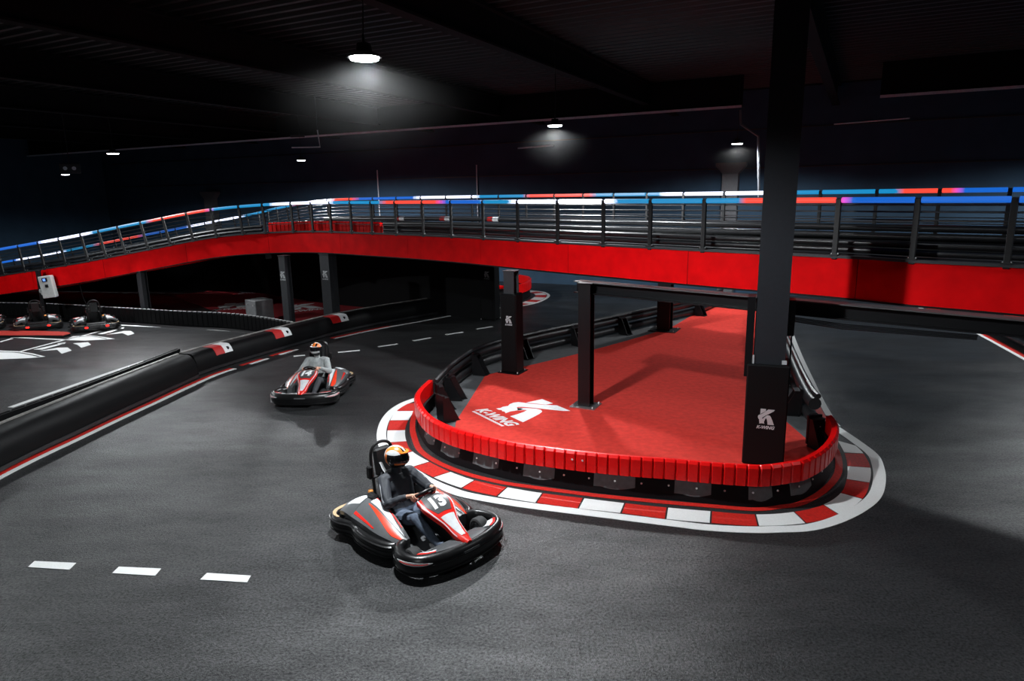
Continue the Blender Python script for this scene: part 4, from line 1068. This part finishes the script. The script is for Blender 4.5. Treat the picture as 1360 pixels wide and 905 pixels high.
    for m in range(4): out.materials.append(BLKM)
    out.polygons.foreach_set('material_index', mi); out.polygons.foreach_set('use_smooth', [True]*n); out.update()
    return out
BODY = make_body(.06)
SKIN = mat('skin', (.62, .34, .24), .5)
def helmet(parent, scheme):
    HC = Vector((-.355, 0, .925)); nu, nv = 72, 44
    vs, fs, mi = [], [], []
    def shp(d):
        r = Vector((d.x*.150, d.y*.128, d.z*.140))
        if d.x > 0 and d.z < .15: k = min(1, (.15-d.z)/.5); r.x *= 1+.16*k*d.x; r.z *= 1
        if d.z < -.5: r.x *= .96
        return HC+r
    ang0, ang1 = math.radians(90), math.radians(-52)
    for i in range(nv+1):
        el = ang0+(ang1-ang0)*i/nv
        for j in range(nu):
            az = 2*PI*j/nu; d = Vector((math.cos(el)*math.cos(az), math.cos(el)*math.sin(az), math.sin(el))); vs.append(shp(d))
    def colr(d):
        az = abs(math.degrees(math.atan2(d.y, d.x))); ay = abs(d.y)
        if scheme == 0:
            if d.z > .38:
                if az < 25: return 0 if ay < .10 else 2
                if .20 < ay < .62 and d.x > -.72: return 1
                if ay <= .20: return 2 if d.x > .25 else 0
                return 0
            if az > 118: return 1 if (az < 142 or az > 168) else 0
            if d.z < -.18 and az < 78: return 1 if -.52 < d.z < -.34 and az > 18 else 2
            return 2
        if d.z > .40: return 1 if (ay < .24 or (ay > .45 and d.x > 0)) else (2 if d.x > .1 else 0)
        if az > 118: return 1 if az < 150 else 0
        if d.z < -.18: return 0 if az < 60 and d.z > -.45 else 2
        return 2
    for i in range(nv):
        for j in range(nu):
            jj = (j+1) % nu; fs.append([i*nu+j, i*nu+jj, (i+1)*nu+jj, (i+1)*nu+j])
            c = (vs[fs[-1][0]]+vs[fs[-1][2]])/2-HC; d = Vector((c.x/.15, c.y/.128, c.z/.14)).normalized(); mi.append(colr(d))
    HW, HO, HB = mat('helmet_white', (.55, .56, .57), .3), mat('helmet_orange', (.78, .18, .02), .3), mat('helmet_black', (.012, .012, .014), .2)
    h = link('helmet', new_mesh('helmet', vs, fs, [HW, HO, HB], mi, True, 60), parent)
    h['label'] = 'orange white and black full face helmet'
    # visor
    rings = []
    for i in range(25):
        az = math.radians(-72+144*i/24); ring = []
        e0, e1 = math.radians(-10+3*abs(math.cos(az))), math.radians(27-6*(1-math.cos(az)))
        for k in range(7): el = e0+(e1-e0)*k/6; d = Vector((math.cos(el)*math.cos(az), math.cos(el)*math.sin(az), math.sin(el))); ring.append(HC+(shp(d)-HC)*1.025)
        rings.append(ring+[HC+(q-HC)*.96 for q in ring[::-1]])
    MB().loft(rings).build('visor', mat('visor_dark', (.008, .008, .01), .08), h)
    # short peak / spoiler over the visor
    rings = []
    for i in range(13):
        az = math.radians(-48+96*i/12); el = math.radians(33); d = Vector((math.cos(el)*math.cos(az), math.cos(el)*math.sin(az), math.sin(el))); q = shp(d)
        rings.append([q+Vector((-.012, 0, .004)), q+Vector((.035*math.cos(az)+.006, 0, .002)), q+Vector((.03*math.cos(az), 0, -.012)), q+Vector((-.012, 0, -.014))])
    MB().loft(rings).build('visor_peak', [HO, HW][scheme], h)
    rim = [vs[nv*nu+j] for j in range(nu)]
    MB().tube(rim, .009, 6, True).build('neck_trim', HB, h)
    for s in (-1, 1): MB().lathe([(.0001, .008), (.02, .008), (.022, 0), (.0001, 0)], (HC.x+.02, s*.128, HC.z+.015), 'Y', 12).build('visor_pivot', HB, h)
    return h
def driver(label, kart, mats, scheme, shoe, pipe, turn=0.):
    me = BODY.copy()
    for i_, m in enumerate(mats): me.materials[i_] = m
    p = link('person', me); tag(p, label, 'person'); p.location = kart.location; p.rotation_euler = kart.rotation_euler; p.scale = kart.scale
    h = helmet(p, scheme); hc = Vector((-.355, 0, .925)); h.rotation_euler.z = turn; h.location = hc-Matrix.Rotation(turn, 3, 'Z') @ hc
    for s in (-1, 1):
        a = Vector((.625, s*.155, .13)); R = Matrix.Rotation(-.75, 3, 'Y')
        mb = MB(); mb.tube([a+R @ Vector(q) for q in ((-.06, 0, -.015), (-.03, 0, -.012), (.03, 0, -.01), (.10, 0, -.012), (.165, 0, -.018), (.185, 0, -.02))], [.022, .042, .046, .044, .036, .015], 14, sq=[(.8, 1), (1, 1), (.85, 1), (.7, 1), (.6, 1), (.6, 1)])
        o = mb.build('shoe', shoe, p)
        MB().tube([a+R @ Vector(q)+R @ Vector((0, 0, -.042)) for q in ((-.05, 0, 0), (.03, 0, 0), (.10, 0, .004), (.17, 0, .01))], [.035, .042, .045, .03], 10, sq=(.28, 1)).build('sole', KWHT, o)
        if pipe:
            for du, dv in ((.0, .0), (.045, .02)):
                sh, el = Vector((-.40+du, s*(.235+dv), .715-du*.6)), Vector((-.15+du*.4, s*(.358+dv*.4), .512-du*.5)); wr = Vector((.05+du*.2, s*.235, .545-du*.3))
                MB().tube(catmull([sh, sh.lerp(el, .5)+Vector((0, s*.014, .012)), el, el.lerp(wr, .5)+Vector((0, s*.004, .004)), wr], 5), .0035, 5).build('sleeve_piping', mat('piping_grey', (.30, .31, .33), .6), p)
    return p
JKT = mat('jacket_navy_black', (.020, .023, .030), .7, noise=.2, nscale=12); JEAN = mat('dark_jeans', (.075, .098, .14), .8, noise=.25, nscale=30)
JKG = mat('jacket_pale_grey', (.33, .35, .35), .8, noise=.2, nscale=12); PNT = mat('trousers_charcoal', (.04, .043, .05), .8, noise=.2)
COLR = mat('balaclava_black', (.012, .012, .013), .8)
driver('driver in black jacket and dark jeans steering the nearest kart', k13, [JKT, JEAN, SKIN, COLR], 0, mat('shoe_tan', (.36, .25, .15), .7), True, .5)
driver('driver in pale grey jacket steering the farther kart', k14, [JKG, PNT, SKIN, COLR], 1, mat('shoe_dark', (.05, .05, .055), .6), False, -.15)

# ================================================================== LAMP GLOW (scattering balls added to give the nearer lamps their glow)
def halo_mat():
    m = bpy.data.materials.new('lamp_halo'); m.use_nodes = True; nt = m.node_tree; nt.nodes.clear()
    N, L = nt.nodes.new, nt.links.new
    ou = N('ShaderNodeOutputMaterial'); vs_ = N('ShaderNodeVolumeScatter'); vs_.inputs['Anisotropy'].default_value = .1
    tc = N('ShaderNodeTexCoord'); ln = N('ShaderNodeVectorMath'); ln.operation = 'LENGTH'
    L(tc.outputs['Object'], ln.inputs[0])
    mr = N('ShaderNodeMapRange'); mr.inputs[1].default_value = 0; mr.inputs[2].default_value = 1; mr.inputs[3].default_value = 1; mr.inputs[4].default_value = 0
    L(ln.outputs['Value'], mr.inputs[0])
    pw = N('ShaderNodeMath'); pw.operation = 'POWER'; pw.inputs[1].default_value = 2.2; L(mr.outputs[0], pw.inputs[0])
    ml = N('ShaderNodeMath'); ml.operation = 'MULTIPLY'; ml.inputs[1].default_value = .0085; L(pw.outputs[0], ml.inputs[0])
    L(ml.outputs[0], vs_.inputs['Density']); L(vs_.outputs[0], ou.inputs['Volume']); return m
HALO = halo_mat()
mm = MB().ell((0, 0, 0), (1, 1, 1), 20, 12).mesh('halo', [HALO])
for i, (r, zz, lab) in enumerate(((1.7, 1.35, 'soft glow added around the big nearest ceiling lamp'), (1.2, 1.2, 'faint glow added below the lamp above the middle of the bridge'), (1.2, 1.3, 'faint glow added below the lamp above the grey wall pillar'))):
    x, y, z = LAMPS[i][:3]
    o = link('lamp_halo', mm, None, (x, y, z-.05)); o.scale = (r, r, zz); tag(o, lab, 'halo', kind='stuff')
